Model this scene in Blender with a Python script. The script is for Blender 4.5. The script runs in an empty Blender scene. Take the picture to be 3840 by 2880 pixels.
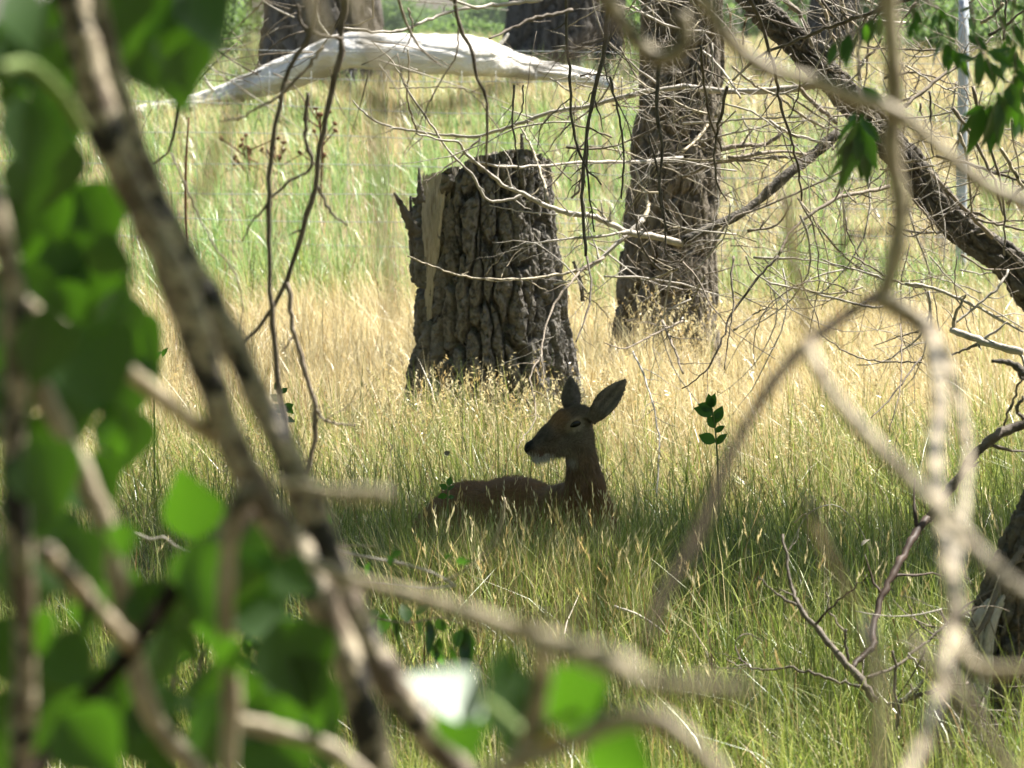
import bpy, math, random
import numpy as np
from mathutils import Vector, Matrix

# ------------------------------------------------------------------ camera, sky, sun, exposure
CAM_H = 2.1
FPX = 17250.0                      # focal length in pixels of a 3840 wide frame
TILT = math.atan(1290.0 / FPX)     # horizon lies 1290 px above the middle of the frame
SC = bpy.context.scene
COL = SC.collection
cam_d = bpy.data.cameras.new('camera')
cam = bpy.data.objects.new('camera', cam_d)
COL.objects.link(cam)
cam.location = (0, 0, CAM_H)
cam.rotation_euler = (math.radians(90) - TILT, 0, 0)
cam_d.sensor_width = 36.0
cam_d.lens = FPX / 3840.0 * 36.0
cam_d.clip_start = 0.05
cam_d.clip_end = 3000
cam_d.dof.use_dof = True
cam_d.dof.focus_distance = 17.0
cam_d.dof.aperture_fstop = 10.0
SC.camera = cam

SUN_EL = math.radians(57)
SUN_AZ = math.radians(60)          # from +Y (away from the camera) towards +X
SUN = Vector((math.cos(SUN_EL) * math.sin(SUN_AZ), math.cos(SUN_EL) * math.cos(SUN_AZ), math.sin(SUN_EL)))
world = bpy.data.worlds.new('World')
SC.world = world
world.use_nodes = True
wn = world.node_tree.nodes
sky = wn.new('ShaderNodeTexSky')
sky.sky_type = 'NISHITA'
sky.sun_disc = False
sky.sun_elevation = SUN_EL
sky.sun_rotation = SUN_AZ
sky.air_density = 1.2
sky.dust_density = 2.0
bg = wn['Background']
bg.inputs['Strength'].default_value = 0.05
world.node_tree.links.new(sky.outputs[0], bg.inputs['Color'])
sun_d = bpy.data.lights.new('sun', 'SUN')
sun_d.energy = 5.0
sun_d.angle = math.radians(0.53)
sun_d.color = (1.0, 0.95, 0.86)
sun = bpy.data.objects.new('sun', sun_d)
COL.objects.link(sun)
sun.rotation_euler = (-SUN).to_track_quat('-Z', 'Y').to_euler()
sun.location = SUN * 60
SC.view_settings.view_transform = 'Standard'
SC.view_settings.look = 'None'
SC.view_settings.exposure = 1.82
SC.view_settings.gamma = 1.0
SC.cycles.use_denoising = True
SC.cycles.max_bounces = 4
SC.cycles.diffuse_bounces = 1
SC.cycles.transmission_bounces = 3
SC.cycles.use_adaptive_sampling = True
SC.cycles.adaptive_threshold = 0.02
SC.cycles.transparent_max_bounces = 4
SC.cycles.sample_clamp_indirect = 6.0
SC.cycles.time_limit = 1000

# ------------------------------------------------------------------ helpers
rng = np.random.default_rng(7)
random.seed(7)
CT, ST = math.cos(TILT), math.sin(TILT)

def P(px, py, d):
    """the world point at depth d (metres along +Y) seen at pixel px, py of the 3840 x 2880 frame"""
    x = (px - 1920.0) / FPX
    y = -(py - 1440.0) / FPX
    v = Vector((x, CT + y * ST, -ST + y * CT))
    v *= d / v.y
    return Vector((v.x, v.y, v.z + CAM_H))

def gz(d):
    """height of the ground at depth d"""
    ks = [(-1e4, 0), (28, 0), (32, .10), (36, .36), (42, .80), (50, 1.25), (58, 1.55), (70, 1.74), (90, 1.84), (130, 1.88), (1e5, 1.9)]
    return np.interp(d, [k[0] for k in ks], [k[1] for k in ks])

def fv(pts):
    return [(x * 1.736, y * 1.736) for x, y in pts]

def rg(k, pts):
    """pixels of one ninth of the frame (k = row * 3 + column), measured on its enlargement"""
    ox, oy = (k % 3) * 1280, (k // 3) * 960
    return [(ox + x / 1.728, oy + y / 1.728) for x, y in pts]

def link(name, me, parent=None, loc=None):
    o = bpy.data.objects.new(name, me)
    COL.objects.link(o)
    if parent is not None:
        o.parent = parent
    if loc is not None:
        o.location = loc
    return o

def tag(o, label, cat=None, group=None, kind=None):
    o['label'] = label
    if cat: o['category'] = cat
    if group: o['group'] = group
    if kind: o['kind'] = kind
    return o

def thing(name, label, cat, loc, group=None, rz=0):
    o = bpy.data.objects.new(name, None)
    COL.objects.link(o)
    o.location = loc
    o.rotation_euler = (0, 0, rz)
    o.empty_display_size = 0.1
    return tag(o, label, cat, group)

def mesh_np(name, V, F, mat, smooth=True, col=None):
    """V: n x 3 array; F: list of face arrays (each m x k)"""
    me = bpy.data.meshes.new(name)
    V = np.asarray(V, dtype=np.float32)
    if isinstance(F, np.ndarray):
        F = [F]
    F = [np.asarray(f, dtype=np.int32) for f in F if len(f)]
    loops = np.concatenate([f.ravel() for f in F])
    sizes = np.concatenate([np.full(len(f), f.shape[1], dtype=np.int32) for f in F])
    starts = np.concatenate([[0], np.cumsum(sizes)[:-1]]).astype(np.int32)
    me.vertices.add(len(V))
    me.vertices.foreach_set('co', V.ravel())
    me.loops.add(len(loops))
    me.loops.foreach_set('vertex_index', loops)
    me.polygons.add(len(sizes))
    me.polygons.foreach_set('loop_start', starts)
    me.polygons.foreach_set('loop_total', sizes)
    if smooth:
        me.polygons.foreach_set('use_smooth', np.ones(len(sizes), dtype=bool))
    if col is not None:
        ca = me.color_attributes.new('Col', 'FLOAT_COLOR', 'POINT')
        c4 = np.ones((len(V), 4), dtype=np.float32)
        c4[:, :3] = col
        ca.data.foreach_set('color', c4.ravel())
    me.update(calc_edges=True)
    me.validate()
    if mat is not None:
        me.materials.append(mat)
    return me

# ---- lattice noise in numpy
def _h(ix, iy, iz, seed):
    n = (ix.astype(np.int64) * 374761393 + iy.astype(np.int64) * 668265263 + iz.astype(np.int64) * 2147483647 + seed * 974634)
    n = (n ^ (n >> 13)) * 1274126177
    n = n & 0x7fffffff
    n = (n ^ (n >> 16)) * 668265263
    return ((n & 0xffffff) / float(0xffffff))

def vnoise(x, y, z=None, seed=0, per=None):
    x = np.asarray(x, dtype=float); y = np.asarray(y, dtype=float)
    z = np.zeros_like(x) if z is None else np.asarray(z, dtype=float)
    xi, yi, zi = np.floor(x), np.floor(y), np.floor(z)
    fx, fy, fz = x - xi, y - yi, z - zi
    fx, fy, fz = [f * f * (3 - 2 * f) for f in (fx, fy, fz)]
    def H(a, b, c):
        ax = xi + a
        if per: ax = np.mod(ax, per)
        return _h(ax, yi + b, zi + c, seed)
    def L(a, b, t): return a + (b - a) * t
    return L(L(L(H(0, 0, 0), H(1, 0, 0), fx), L(H(0, 1, 0), H(1, 1, 0), fx), fy),
             L(L(H(0, 0, 1), H(1, 0, 1), fx), L(H(0, 1, 1), H(1, 1, 1), fx), fy), fz)

def worley(u, v, per, seed, jit=0.85):
    ui, vi = np.floor(u), np.floor(v)
    f1 = np.full(u.shape, 9.0); f2 = np.full(u.shape, 9.0); cid = np.zeros(u.shape)
    for a in (-1, 0, 1):
        for b in (-1, 0, 1):
            cx, cy = ui + a, vi + b
            cm = np.mod(cx, per)
            z = np.zeros_like(cm)
            px = cx + .5 + jit * (_h(cm, cy, z, seed) - .5)
            py = cy + .5 + jit * (_h(cm, cy, z, seed + 11) - .5)
            d = np.sqrt((u - px) ** 2 + (v - py) ** 2)
            nw = d < f1
            f2 = np.where(nw, f1, np.minimum(f2, d))
            cid = np.where(nw, _h(cm, cy, z, seed + 23), cid)
            f1 = np.minimum(f1, d)
    return f1, f2, cid

def sstep(a, b, x):
    t = np.clip((x - a) / (b - a), 0, 1)
    return t * t * (3 - 2 * t)

# ---- paths and tubes
def spline(pts, vals, n):
    """Catmull-Rom through 3-D points and a value per point"""
    A = np.array([tuple(p) for p in pts], dtype=float)
    W = np.asarray(vals, dtype=float)
    m = len(A)
    if m == 2:
        t = np.linspace(0, 1, n)[:, None]
        return A[0] * (1 - t) + A[1] * t, W[0] * (1 - t[:, 0]) + W[1] * t[:, 0]
    seg = np.maximum(np.linalg.norm(np.diff(A, axis=0), axis=1), 1e-6)
    s = np.concatenate([[0], np.cumsum(seg)])
    D = np.diff(A, axis=0) / seg[:, None]
    Tn = np.zeros_like(A)
    Tn[0], Tn[-1] = D[0], D[-1]
    Tn[1:-1] = (D[:-1] * seg[1:, None] + D[1:] * seg[:-1, None]) / (seg[1:] + seg[:-1])[:, None]
    tt = np.linspace(0, s[-1], n)
    if m > 8 or (seg.max() > 4 * seg.min()):          # keep enough rings where the points lie close
        tt = np.interp(np.linspace(0, 1, n), np.linspace(0, 1, m), s)
        tt = .5 * tt + .5 * np.linspace(0, s[-1], n)
    k = np.clip(np.searchsorted(s, tt, side='right') - 1, 0, m - 2)
    h = seg[k]
    f = (tt - s[k]) / h
    f1 = f[:, None]; h1 = h[:, None]
    Q = (2 * f1 ** 3 - 3 * f1 ** 2 + 1) * A[k] + (f1 ** 3 - 2 * f1 ** 2 + f1) * h1 * Tn[k] + (-2 * f1 ** 3 + 3 * f1 ** 2) * A[k + 1] + (f1 ** 3 - f1 ** 2) * h1 * Tn[k + 1]
    w = W[k] * (1 - f) + W[k + 1] * f
    return Q, w

def frames(Q):
    T = np.gradient(Q, axis=0)
    T /= np.maximum(np.linalg.norm(T, axis=1, keepdims=True), 1e-12)
    up = np.array([0, 0, 1.0]) if abs(T[0][2]) < .9 else np.array([0, -1.0, 0])
    n = np.cross(T[0], up); n /= np.linalg.norm(n)
    N = np.zeros_like(Q)
    for i in range(len(Q)):
        n = n - T[i] * np.dot(n, T[i]); n /= max(np.linalg.norm(n), 1e-9)
        N[i] = n
    return T, N, np.cross(T, N)

def grid_faces(nl, ns):
    i = np.arange(nl - 1)[:, None] * ns
    j = np.arange(ns)[None, :]
    j2 = (j + 1) % ns
    return np.stack([i + j, i + j2, i + ns + j2, i + ns + j], axis=-1).reshape(-1, 4)

def tube(pts, rads, n=14, ns=6, knob=0.0, wob=0.0, seed=1):
    Q, w = spline(pts, rads, n)
    r = np.random.default_rng(seed)
    if wob:
        Q = Q + r.normal(0, wob, Q.shape) * np.minimum(1, np.arange(n) / 2.0)[:, None]
    T, N, B = frames(Q)
    a = np.linspace(0, 2 * math.pi, ns, endpoint=False)
    rr = w[:, None] * np.ones((1, ns))
    if knob:
        rr = rr * (1 + knob * (r.random((n, 1)) - .35) + knob * .6 * (r.random((n, ns)) - .5))
    V = Q[:, None, :] + rr[..., None] * (np.cos(a)[None, :, None] * N[:, None, :] + np.sin(a)[None, :, None] * B[:, None, :])
    V = np.vstack([V.reshape(-1, 3), Q[:1], Q[-1:]])
    F = grid_faces(n, ns)
    j = np.arange(ns); c0, c1 = n * ns, n * ns + 1
    F3 = np.vstack([np.stack([np.full(ns, c0), (j + 1) % ns, j], 1),
                    np.stack([np.full(ns, c1), (n - 1) * ns + j, (n - 1) * ns + (j + 1) % ns], 1)])
    return V, [F, F3]

def stick(name, parent, pts, rads, mat, n=None, ns=6, knob=.35, wob=0.0, seed=None, spurs=0, slen=.12):
    base = np.array(parent.location) if parent is not None else np.array(pts[0])
    if not hasattr(rads, '__len__'):
        rads = [rads] * len(pts)
    elif len(rads) == 2 and len(pts) != 2:
        rads = list(np.linspace(rads[0], rads[1], len(pts)))
    n = n or max(6, len(pts) * 5)
    seed = seed if seed is not None else random.randrange(1 << 30)
    V, F = tube(pts, rads, n, ns, knob, wob, seed)
    if spurs:
        r = np.random.default_rng(seed + 5)
        Q, w = spline(pts, rads, n)
        Vs, F4, F3, o = [V], [F[0]], [F[1]], len(V)
        for k in range(spurs):
            i_ = int(r.integers(max(1, n // 6), n - 1))
            T = Q[min(i_ + 1, n - 1)] - Q[i_ - 1]; T /= max(np.linalg.norm(T), 1e-9)
            side = np.cross(T, [0, 1.0, 0]); side /= max(np.linalg.norm(side), 1e-9)
            sg = 1 if r.random() < .5 else -1
            a_ = .45 + .6 * r.random()
            dv = T * math.cos(a_) + side * sg * math.sin(a_) + np.array([0, r.normal(0, .3), 0])
            L = slen * (.25 + 1.1 * r.random() ** 1.6)
            q = [Q[i_]]
            for s_ in range(3):
                dv = dv + r.normal(0, .16, 3); dv /= np.linalg.norm(dv)
                q.append(q[-1] + dv * L / 3)
            r0 = max(w[i_] * .5, .0011)
            v2, f2 = tube(q, [r0, r0 * .8, r0 * .6, r0 * .3], 7, 4, .4, L * .015, int(r.integers(1 << 30)))
            Vs.append(v2); F4.append(f2[0] + o); F3.append(f2[1] + o); o += len(v2)
        V, F = np.vstack(Vs), [np.vstack(F4), np.vstack(F3)]
    return link(name, mesh_np(name, V - base, F, mat), parent, None if parent is not None else base)

def bark_tube(pts, rads, nl, ns, cw, ch, depth, seed=3, lobes=.05, twist=0.0, fine=.25, a0=0.0):
    """a trunk with furrowed bark: plates about cw wide and ch tall, furrows of the given depth"""
    Q, w = spline(pts, rads, nl)
    T, N, B = frames(Q)
    s = np.concatenate([[0], np.cumsum(np.linalg.norm(np.diff(Q, axis=0), axis=1))])
    a = np.linspace(0, 2 * math.pi, ns, endpoint=False)
    A, S = np.meshgrid(a, s)
    Wm = np.repeat(w[:, None], ns, 1)
    per = max(5, int(round(2 * math.pi * w.mean() / cw)))
    U = A / (2 * math.pi) * per
    Vv = S / ch
    wu = (vnoise(U * .9, Vv * 1.1, seed=seed + 1, per=None) - .5) * .75 + (vnoise(U * 2, Vv * 5, seed=seed + 2) - .5) * .4
    wu *= np.minimum(1, np.minimum(U, per - U) / 1.0)          # closes round the back
    U2 = np.mod(U + wu + twist * Vv, per)
    f1, f2, cid = worley(U2, Vv + .35 * cid_shift(U2, per, seed), per, seed)
    ridge = .86 * sstep(.05, .17, f2 - f1) + .14 * sstep(.1, .6, f2 - f1)
    n1 = vnoise(U * 3.1, Vv * 9, seed=seed + 5); n2 = vnoise(U * 7, Vv * 23, seed=seed + 6)
    g1, g2, _ = worley(np.mod(U2 * 2, per * 2), Vv * 7, per * 2, seed + 40)
    crack = sstep(.01, .09, g2 - g1)
    lob = 1 + lobes * np.sin(A * 3 + seed) + lobes * .6 * np.sin(A * 5 + 2 * seed + S * 1.3)
    R = Wm * lob + depth * (ridge - 1) + depth * .6 * (cid - .5) * ridge + depth * fine * (n1 - .5) + depth * fine * .6 * (n2 - .5) + depth * .26 * (crack - 1)
    V = Q[:, None, :] + R[..., None] * (np.cos(A + a0)[..., None] * N[:, None, :] + np.sin(A + a0)[..., None] * B[:, None, :])
    return V, A, S, dict(ridge=ridge, cid=cid, n1=n1, n2=n2, Q=Q, w=w, N=N, B=B, per=per)

def cid_shift(U, per, seed):
    k = np.floor(U)
    return _h(np.mod(k, per), np.zeros_like(k), np.zeros_like(k), seed + 77)

def bark_mesh(name, V, mat, close=True):
    nl, ns, _ = V.shape
    F = [grid_faces(nl, ns)]
    VV = V.reshape(-1, 3)
    if close:
        j = np.arange(ns)
        VV = np.vstack([VV, V[0].mean(0)[None], V[-1].mean(0)[None]])
        c0 = nl * ns
        F.append(np.vstack([np.stack([np.full(ns, c0), (j + 1) % ns, j], 1),
                            np.stack([np.full(ns, c0 + 1), (nl - 1) * ns + j, (nl - 1) * ns + (j + 1) % ns], 1)]))
    return VV, F

# ------------------------------------------------------------------ materials
def nodes_of(name):
    m = bpy.data.materials.new(name)
    m.use_nodes = True
    return m, m.node_tree.nodes, m.node_tree.links, m.node_tree.nodes['Principled BSDF']

def ramp(nd, stops):
    r = nd.new('ShaderNodeValToRGB')
    els = r.color_ramp.elements
    while len(els) < len(stops):
        els.new(.5)
    for e, (p, c) in zip(els, stops):
        e.position = p
        e.color = (*c, 1)
    return r

def mat_noise(name, c1, c2, scale=8.0, c3=None, rough=.85, bump=.0, bscale=40.0, stretch=(1, 1, 1), spec=.25, lo=.35, hi=.65, bdist=.01, detail=5):
    m, nd, lk, b = nodes_of(name)
    tc = nd.new('ShaderNodeTexCoord')
    mp = nd.new('ShaderNodeMapping')
    mp.inputs['Scale'].default_value = stretch
    lk.new(tc.outputs['Object'], mp.inputs['Vector'])
    n = nd.new('ShaderNodeTexNoise')
    n.inputs['Scale'].default_value = scale
    n.inputs['Detail'].default_value = detail
    n.inputs['Roughness'].default_value = .62
    lk.new(mp.outputs[0], n.inputs['Vector'])
    stops = [(lo, c1), (hi, c2)] if c3 is None else [(lo, c1), ((lo + hi) / 2, c2), (hi, c3)]
    r = ramp(nd, stops)
    lk.new(n.outputs['Fac'], r.inputs['Fac'])
    lk.new(r.outputs['Color'], b.inputs['Base Color'])
    b.inputs['Roughness'].default_value = rough
    b.inputs['Specular IOR Level'].default_value = spec
    if bump:
        n2 = nd.new('ShaderNodeTexNoise')
        n2.inputs['Scale'].default_value = bscale
        n2.inputs['Detail'].default_value = 6
        lk.new(mp.outputs[0], n2.inputs['Vector'])
        bp = nd.new('ShaderNodeBump')
        bp.inputs['Strength'].default_value = bump
        bp.inputs['Distance'].default_value = bdist
        lk.new(n2.outputs['Fac'], bp.inputs['Height'])
        lk.new(bp.outputs['Normal'], b.inputs['Normal'])
    return m

def mat_leaf(name, c1, c2, trans, tmix=.45, rough=.4, spec=.5, scale=14):
    """a thin leaf: gloss and colour on the lit face, yellow-green light through it"""
    m, nd, lk, b = nodes_of(name)
    oi = nd.new('ShaderNodeObjectInfo')
    tc = nd.new('ShaderNodeTexCoord')
    n = nd.new('ShaderNodeTexNoise'); n.inputs['Scale'].default_value = scale
    lk.new(tc.outputs['Object'], n.inputs['Vector'])
    ad = nd.new('ShaderNodeMath'); ad.operation = 'ADD'
    lk.new(oi.outputs['Random'], ad.inputs[0]); lk.new(n.outputs['Fac'], ad.inputs[1])
    hf = nd.new('ShaderNodeMath'); hf.operation = 'MULTIPLY'; hf.inputs[1].default_value = .5
    lk.new(ad.outputs[0], hf.inputs[0])
    r = ramp(nd, [(.2, c1), (.8, c2)])
    lk.new(hf.outputs[0], r.inputs['Fac'])
    lk.new(r.outputs['Color'], b.inputs['Base Color'])
    b.inputs['Roughness'].default_value = rough
    b.inputs['Specular IOR Level'].default_value = spec
    t = nd.new('ShaderNodeBsdfTranslucent')
    t.inputs['Color'].default_value = (*trans, 1)
    mx = nd.new('ShaderNodeMixShader')
    mx.inputs[0].default_value = tmix
    lk.new(b.outputs[0], mx.inputs[1]); lk.new(t.outputs[0], mx.inputs[2])
    lk.new(mx.outputs[0], nd['Material Output'].inputs['Surface'])
    return m

def mat_vcol(name, rough=.6, spec=.3, tmix=0.0, tgain=1.0, bump=0, bscale=200, stretch=(1, 1, 1), bdist=.003, nvar=0.0, nscale=60.0):
    m, nd, lk, b = nodes_of(name)
    at = nd.new('ShaderNodeAttribute'); at.attribute_name = 'Col'
    src = at.outputs['Color']
    tc = nd.new('ShaderNodeTexCoord')
    mp = nd.new('ShaderNodeMapping'); mp.inputs['Scale'].default_value = stretch
    lk.new(tc.outputs['Object'], mp.inputs['Vector'])
    if nvar:
        nn = nd.new('ShaderNodeTexNoise'); nn.inputs['Scale'].default_value = nscale; nn.inputs['Detail'].default_value = 4
        lk.new(mp.outputs[0], nn.inputs['Vector'])
        mr = nd.new('ShaderNodeMapRange')
        mr.inputs['From Min'].default_value = .3; mr.inputs['From Max'].default_value = .7
        mr.inputs['To Min'].default_value = 1 - nvar; mr.inputs['To Max'].default_value = 1 + nvar
        lk.new(nn.outputs['Fac'], mr.inputs['Value'])
        mm = nd.new('ShaderNodeVectorMath'); mm.operation = 'SCALE'
        lk.new(src, mm.inputs[0]); lk.new(mr.outputs[0], mm.inputs['Scale'])
        src = mm.outputs[0]
    lk.new(src, b.inputs['Base Color'])
    b.inputs['Roughness'].default_value = rough
    b.inputs['Specular IOR Level'].default_value = spec
    if bump:
        n2 = nd.new('ShaderNodeTexNoise'); n2.inputs['Scale'].default_value = bscale; n2.inputs['Detail'].default_value = 5
        lk.new(mp.outputs[0], n2.inputs['Vector'])
        bp = nd.new('ShaderNodeBump'); bp.inputs['Strength'].default_value = bump; bp.inputs['Distance'].default_value = bdist
        lk.new(n2.outputs['Fac'], bp.inputs['Height']); lk.new(bp.outputs['Normal'], b.inputs['Normal'])
    if tmix:
        t = nd.new('ShaderNodeBsdfTranslucent')
        g = nd.new('ShaderNodeVectorMath'); g.operation = 'SCALE'; g.inputs['Scale'].default_value = tgain
        lk.new(src, g.inputs[0]); lk.new(g.outputs[0], t.inputs['Color'])
        mx = nd.new('ShaderNodeMixShader'); mx.inputs[0].default_value = tmix
        lk.new(b.outputs[0], mx.inputs[1]); lk.new(t.outputs[0], mx.inputs[2])
        lk.new(mx.outputs[0], nd['Material Output'].inputs['Surface'])
    return m

M = {}
M['soil'] = mat_noise('soil', (.05, .04, .022), (.16, .13, .06), 1.2, (.09, .10, .035), rough=.95, bump=.6, bscale=30)
M['grass'] = mat_vcol('grass_blade', rough=.36, spec=.55, tmix=.42, tgain=1.2)
M['bark'] = mat_noise('cottonwood_bark', (.020, .018, .016), (.19, .174, .15), 13, (.064, .057, .048), rough=.92, bump=.9, bscale=70, bdist=.012, lo=.3, hi=.7)
M['bark_warm'] = mat_noise('weathered_tree_bark', (.030, .026, .021), (.17, .145, .11), 7, (.072, .06, .046), rough=.92, bump=.9, bscale=60, bdist=.012, lo=.3, hi=.7)
M['bark_dark'] = mat_noise('dark_bark', (.028, .024, .021), (.13, .115, .098), 10, (.058, .05, .042), rough=.9, bump=.9, bscale=70, bdist=.012, lo=.3, hi=.7)
M['wood'] = mat_noise('bare_wood', (.24, .20, .14), (.52, .46, .36), 6, (.39, .34, .26), rough=.8, bump=.5, bscale=30, stretch=(9, 9, 1), lo=.3, hi=.7)
M['bleached'] = mat_noise('bleached_wood', (.46, .43, .37), (.76, .73, .68), 3, (.66, .62, .55), rough=.8, bump=.8, bscale=10, stretch=(.45, 5, 5), lo=.28, hi=.60, bdist=.04)
M['twig_grey'] = mat_noise('grey_twig', (.20, .175, .15), (.46, .42, .37), 14, (.33, .29, .25), rough=.7, bump=.4, bscale=90, lo=.3, hi=.7)
M['twig_brown'] = mat_noise('brown_twig', (.10, .080, .062), (.27, .225, .18), 14, (.17, .14, .11), rough=.75, bump=.4, bscale=90, lo=.3, hi=.7)
M['twig_dark'] = mat_noise('dark_twig', (.055, .045, .038), (.15, .125, .10), 14, (.09, .075, .06), rough=.75, bump=.4, bscale=90, lo=.3, hi=.7)
M['twig_red'] = mat_noise('reddish_twig', (.035, .022, .016), (.085, .055, .042), 10, rough=.6)
M['stem_dappled'] = mat_noise('dappled_tan_stem', (.014, .011, .008), (.46, .39, .28), 24, (.12, .088, .06), rough=.6, bump=.4, bscale=60, lo=.44, hi=.56, spec=.4)  # sun dapple on the tan bark painted as pale and dark blotches
M['stem_pale'] = mat_noise('pale_stem', (.035, .027, .017), (.42, .36, .25), 20, (.24, .195, .13), rough=.6, bump=.3, bscale=60, lo=.34, hi=.60, spec=.4)
M['stem_brown'] = mat_noise('brown_stem', (.010, .008, .005), (.036, .027, .018), 10, rough=.9, spec=.05)
M['leaf_cotton'] = mat_leaf('cottonwood_leaf', (.022, .052, .014), (.042, .092, .020), (.11, .30, .010), tmix=.30, rough=.46, spec=.55)
M['leaf_narrow'] = mat_leaf('willow_leaf', (.020, .050, .016), (.042, .092, .024), (.10, .28, .012), tmix=.28, rough=.36, spec=.5)
M['leaf_herb'] = mat_leaf('herb_leaf', (.03, .07, .022), (.055, .115, .03), (.13, .34, .03), tmix=.36, rough=.45, spec=.4)
M['crown'] = mat_leaf('crown_leaf', (.035, .075, .022), (.07, .13, .035), (.14, .32, .04), tmix=.35, rough=.45, spec=.35, scale=3)
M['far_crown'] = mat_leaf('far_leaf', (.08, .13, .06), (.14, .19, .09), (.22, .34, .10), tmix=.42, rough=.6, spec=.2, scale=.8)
M['wire'] = mat_noise('galvanised_wire', (.22, .24, .24), (.36, .38, .38), 20, rough=.45, spec=.5)
M['post'] = mat_noise('pale_steel_post', (.30, .34, .38), (.46, .50, .54), 6, rough=.5, spec=.5)
M['dry_weed'] = mat_noise('rust_brown_dry_weed', (.08, .038, .018), (.19, .10, .045), 30, rough=.9)
M['straw'] = mat_noise('straw_stalk', (.36, .27, .12), (.60, .48, .25), 20, rough=.6)
M['leaf_glare'] = mat_leaf('painted_glare_leaf', (.36, .44, .36), (.46, .54, .46), (.30, .45, .20), tmix=.2, rough=.6, spec=.4)  # white sun glare painted into the leaf colour
M['dead_leaf'] = mat_leaf('dead_leaf', (.30, .27, .22), (.45, .42, .36), (.45, .38, .28), tmix=.2, rough=.6, spec=.3)
M['yellow_leaf'] = mat_leaf('yellow_leaf', (.5, .33, .05), (.62, .42, .06), (.75, .45, .04), tmix=.4)

# ------------------------------------------------------------------ ground
gx = np.concatenate([np.linspace(-420, -14, 22), np.linspace(-12, 12, 61), np.linspace(14, 420, 22)])
gy = np.concatenate([np.linspace(-60, 8, 10), np.linspace(9, 90, 120), np.linspace(95, 800, 30)])
GX, GY = np.meshgrid(gx, gy)
near = np.clip(1 - np.abs(GX) / 40, 0, 1)
GZ = gz(GY) + .03 * (vnoise(GX * 1.1, GY * 1.1, seed=5) - .5) * near - .02
n0, n1 = GX.shape
i = np.arange(n0 - 1)[:, None] * n1; j = np.arange(n1 - 1)[None, :]
GF = np.stack([i + j, i + j + 1, i + n1 + j + 1, i + n1 + j], -1).reshape(-1, 4)
ground = link('ground', mesh_np('ground', np.stack([GX, GY, GZ], -1).reshape(-1, 3), GF, M['soil']))
tag(ground, 'soil under the meadow, rising gently beyond the wire fence', kind='structure')

# ------------------------------------------------------------------ tree stump
SD = 24.3
st_base = P(1860, 1640, SD); st_base.z = 0
st = thing('tree_stump', 'tall broken cottonwood stump with deeply furrowed grey bark behind the deer', 'stump', st_base)
def st_pt(px, z): return Vector(((px - 1920) / FPX * SD / CT, SD, z))
bx, tx = (1862 - 1920) / 710., (1812 - 1920) / 710.
axis = [Vector((bx, SD, -.12)), Vector((bx, SD, .1)), Vector((bx - .02, SD + .01, .6)), Vector((tx + .01, SD + .02, 1.15)), Vector((tx, SD + .03, 1.5))]
V, A, S, d = bark_tube(axis, [.52, .475, .405, .37, .352], 230, 460, .080, .40, .075, seed=21, lobes=.03, a0=math.pi / 2, twist=-.12)
AW = A + math.pi / 2                                   # angle from +X in the world
xw = np.cos(AW)
ztop = np.interp(xw, [-1.0, -.75, -.5, -.2, .1, .5, .9, 1.0], [1.27, 1.34, 1.42, 1.47, 1.50, 1.515, 1.49, 1.45])
ztop = ztop + .022 * (d['cid'] - .5) + .016 * (d['n1'] - .5)
V[..., 2] = V[..., 2] * np.where(V[..., 2] > 0, ztop / 1.5, 1)
# bark fallen away from a strip on the side: the strip is sunk behind the bare wood panel
deg = np.degrees(np.mod(AW, 2 * math.pi))
zz = V[..., 2]
lo = np.interp(zz, [.55, .8, 1.0, 1.3], [206, 204, 201, 198]); hi = np.interp(zz, [.55, .8, 1.0, 1.3], [210, 215, 224, 232])
strip = sstep(0, 3, deg - lo) * sstep(0, 3, hi - deg) * sstep(.55, .68, zz)
cen = d['Q'][:, None, :]
rad = V - cen; rad[..., 2] = 0
rl = np.linalg.norm(rad, axis=-1, keepdims=True)
V[..., :2] -= (rad / rl)[..., :2] * (strip * .045)[..., None]
VV, FF = bark_mesh('bark', V, None, close=False)
link('bark', mesh_np('bark', VV - np.array(st_base), FF, M['bark']), st)
# bare wood panel
rows, cols = 46, 26
PV = np.zeros((rows, cols, 3))
rr_ = np.random.default_rng(4)
edge_top = .05 * rr_.random(cols)
for r_ in range(rows):
    z = .60 + (1.36 - .60) * r_ / (rows - 1)
    l_, h_ = np.interp(z, [.55, .8, 1.0, 1.3], [205, 203, 200, 197]), np.interp(z, [.55, .8, 1.0, 1.3], [211, 216, 225, 233])
    c = np.array([np.interp(z, [.1, .6, 1.15, 1.5], [bx, bx - .02, tx + .01, tx]), SD + .02])
    rad_ = np.interp(z, [.1, .6, 1.15, 1.5], [.475, .405, .37, .352]) - .022
    for c_ in range(cols):
        a_ = math.radians(l_ + (h_ - l_) * c_ / (cols - 1))
        g = .006 * math.sin(c_ * 1.7 + .4 * math.sin(z * 5)) + .004 * rr_.normal()*.5
        PV[r_, c_] = (c[0] + (rad_ + g) * math.cos(a_), c[1] + (rad_ + g) * math.sin(a_), z + (edge_top[c_] if r_ == rows - 1 else 0))
i = np.arange(rows - 1)[:, None] * cols; j = np.arange(cols - 1)[None, :]
PF = np.stack([i + j, i + j + 1, i + cols + j + 1, i + cols + j], -1).reshape(-1, 4)
inner = PV.copy(); inner[..., :2] += (np.array([(bx + tx) / 2, SD]) - inner[..., :2]) * .12
bw = link('bare_wood', mesh_np('bare_wood', np.vstack([PV.reshape(-1, 3), inner.reshape(-1, 3)]) - np.array(st_base), [PF, PF[:, ::-1] + rows * cols], M['wood']), st)
bw['label'] = 'pale wood laid bare where the bark has fallen off'
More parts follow.
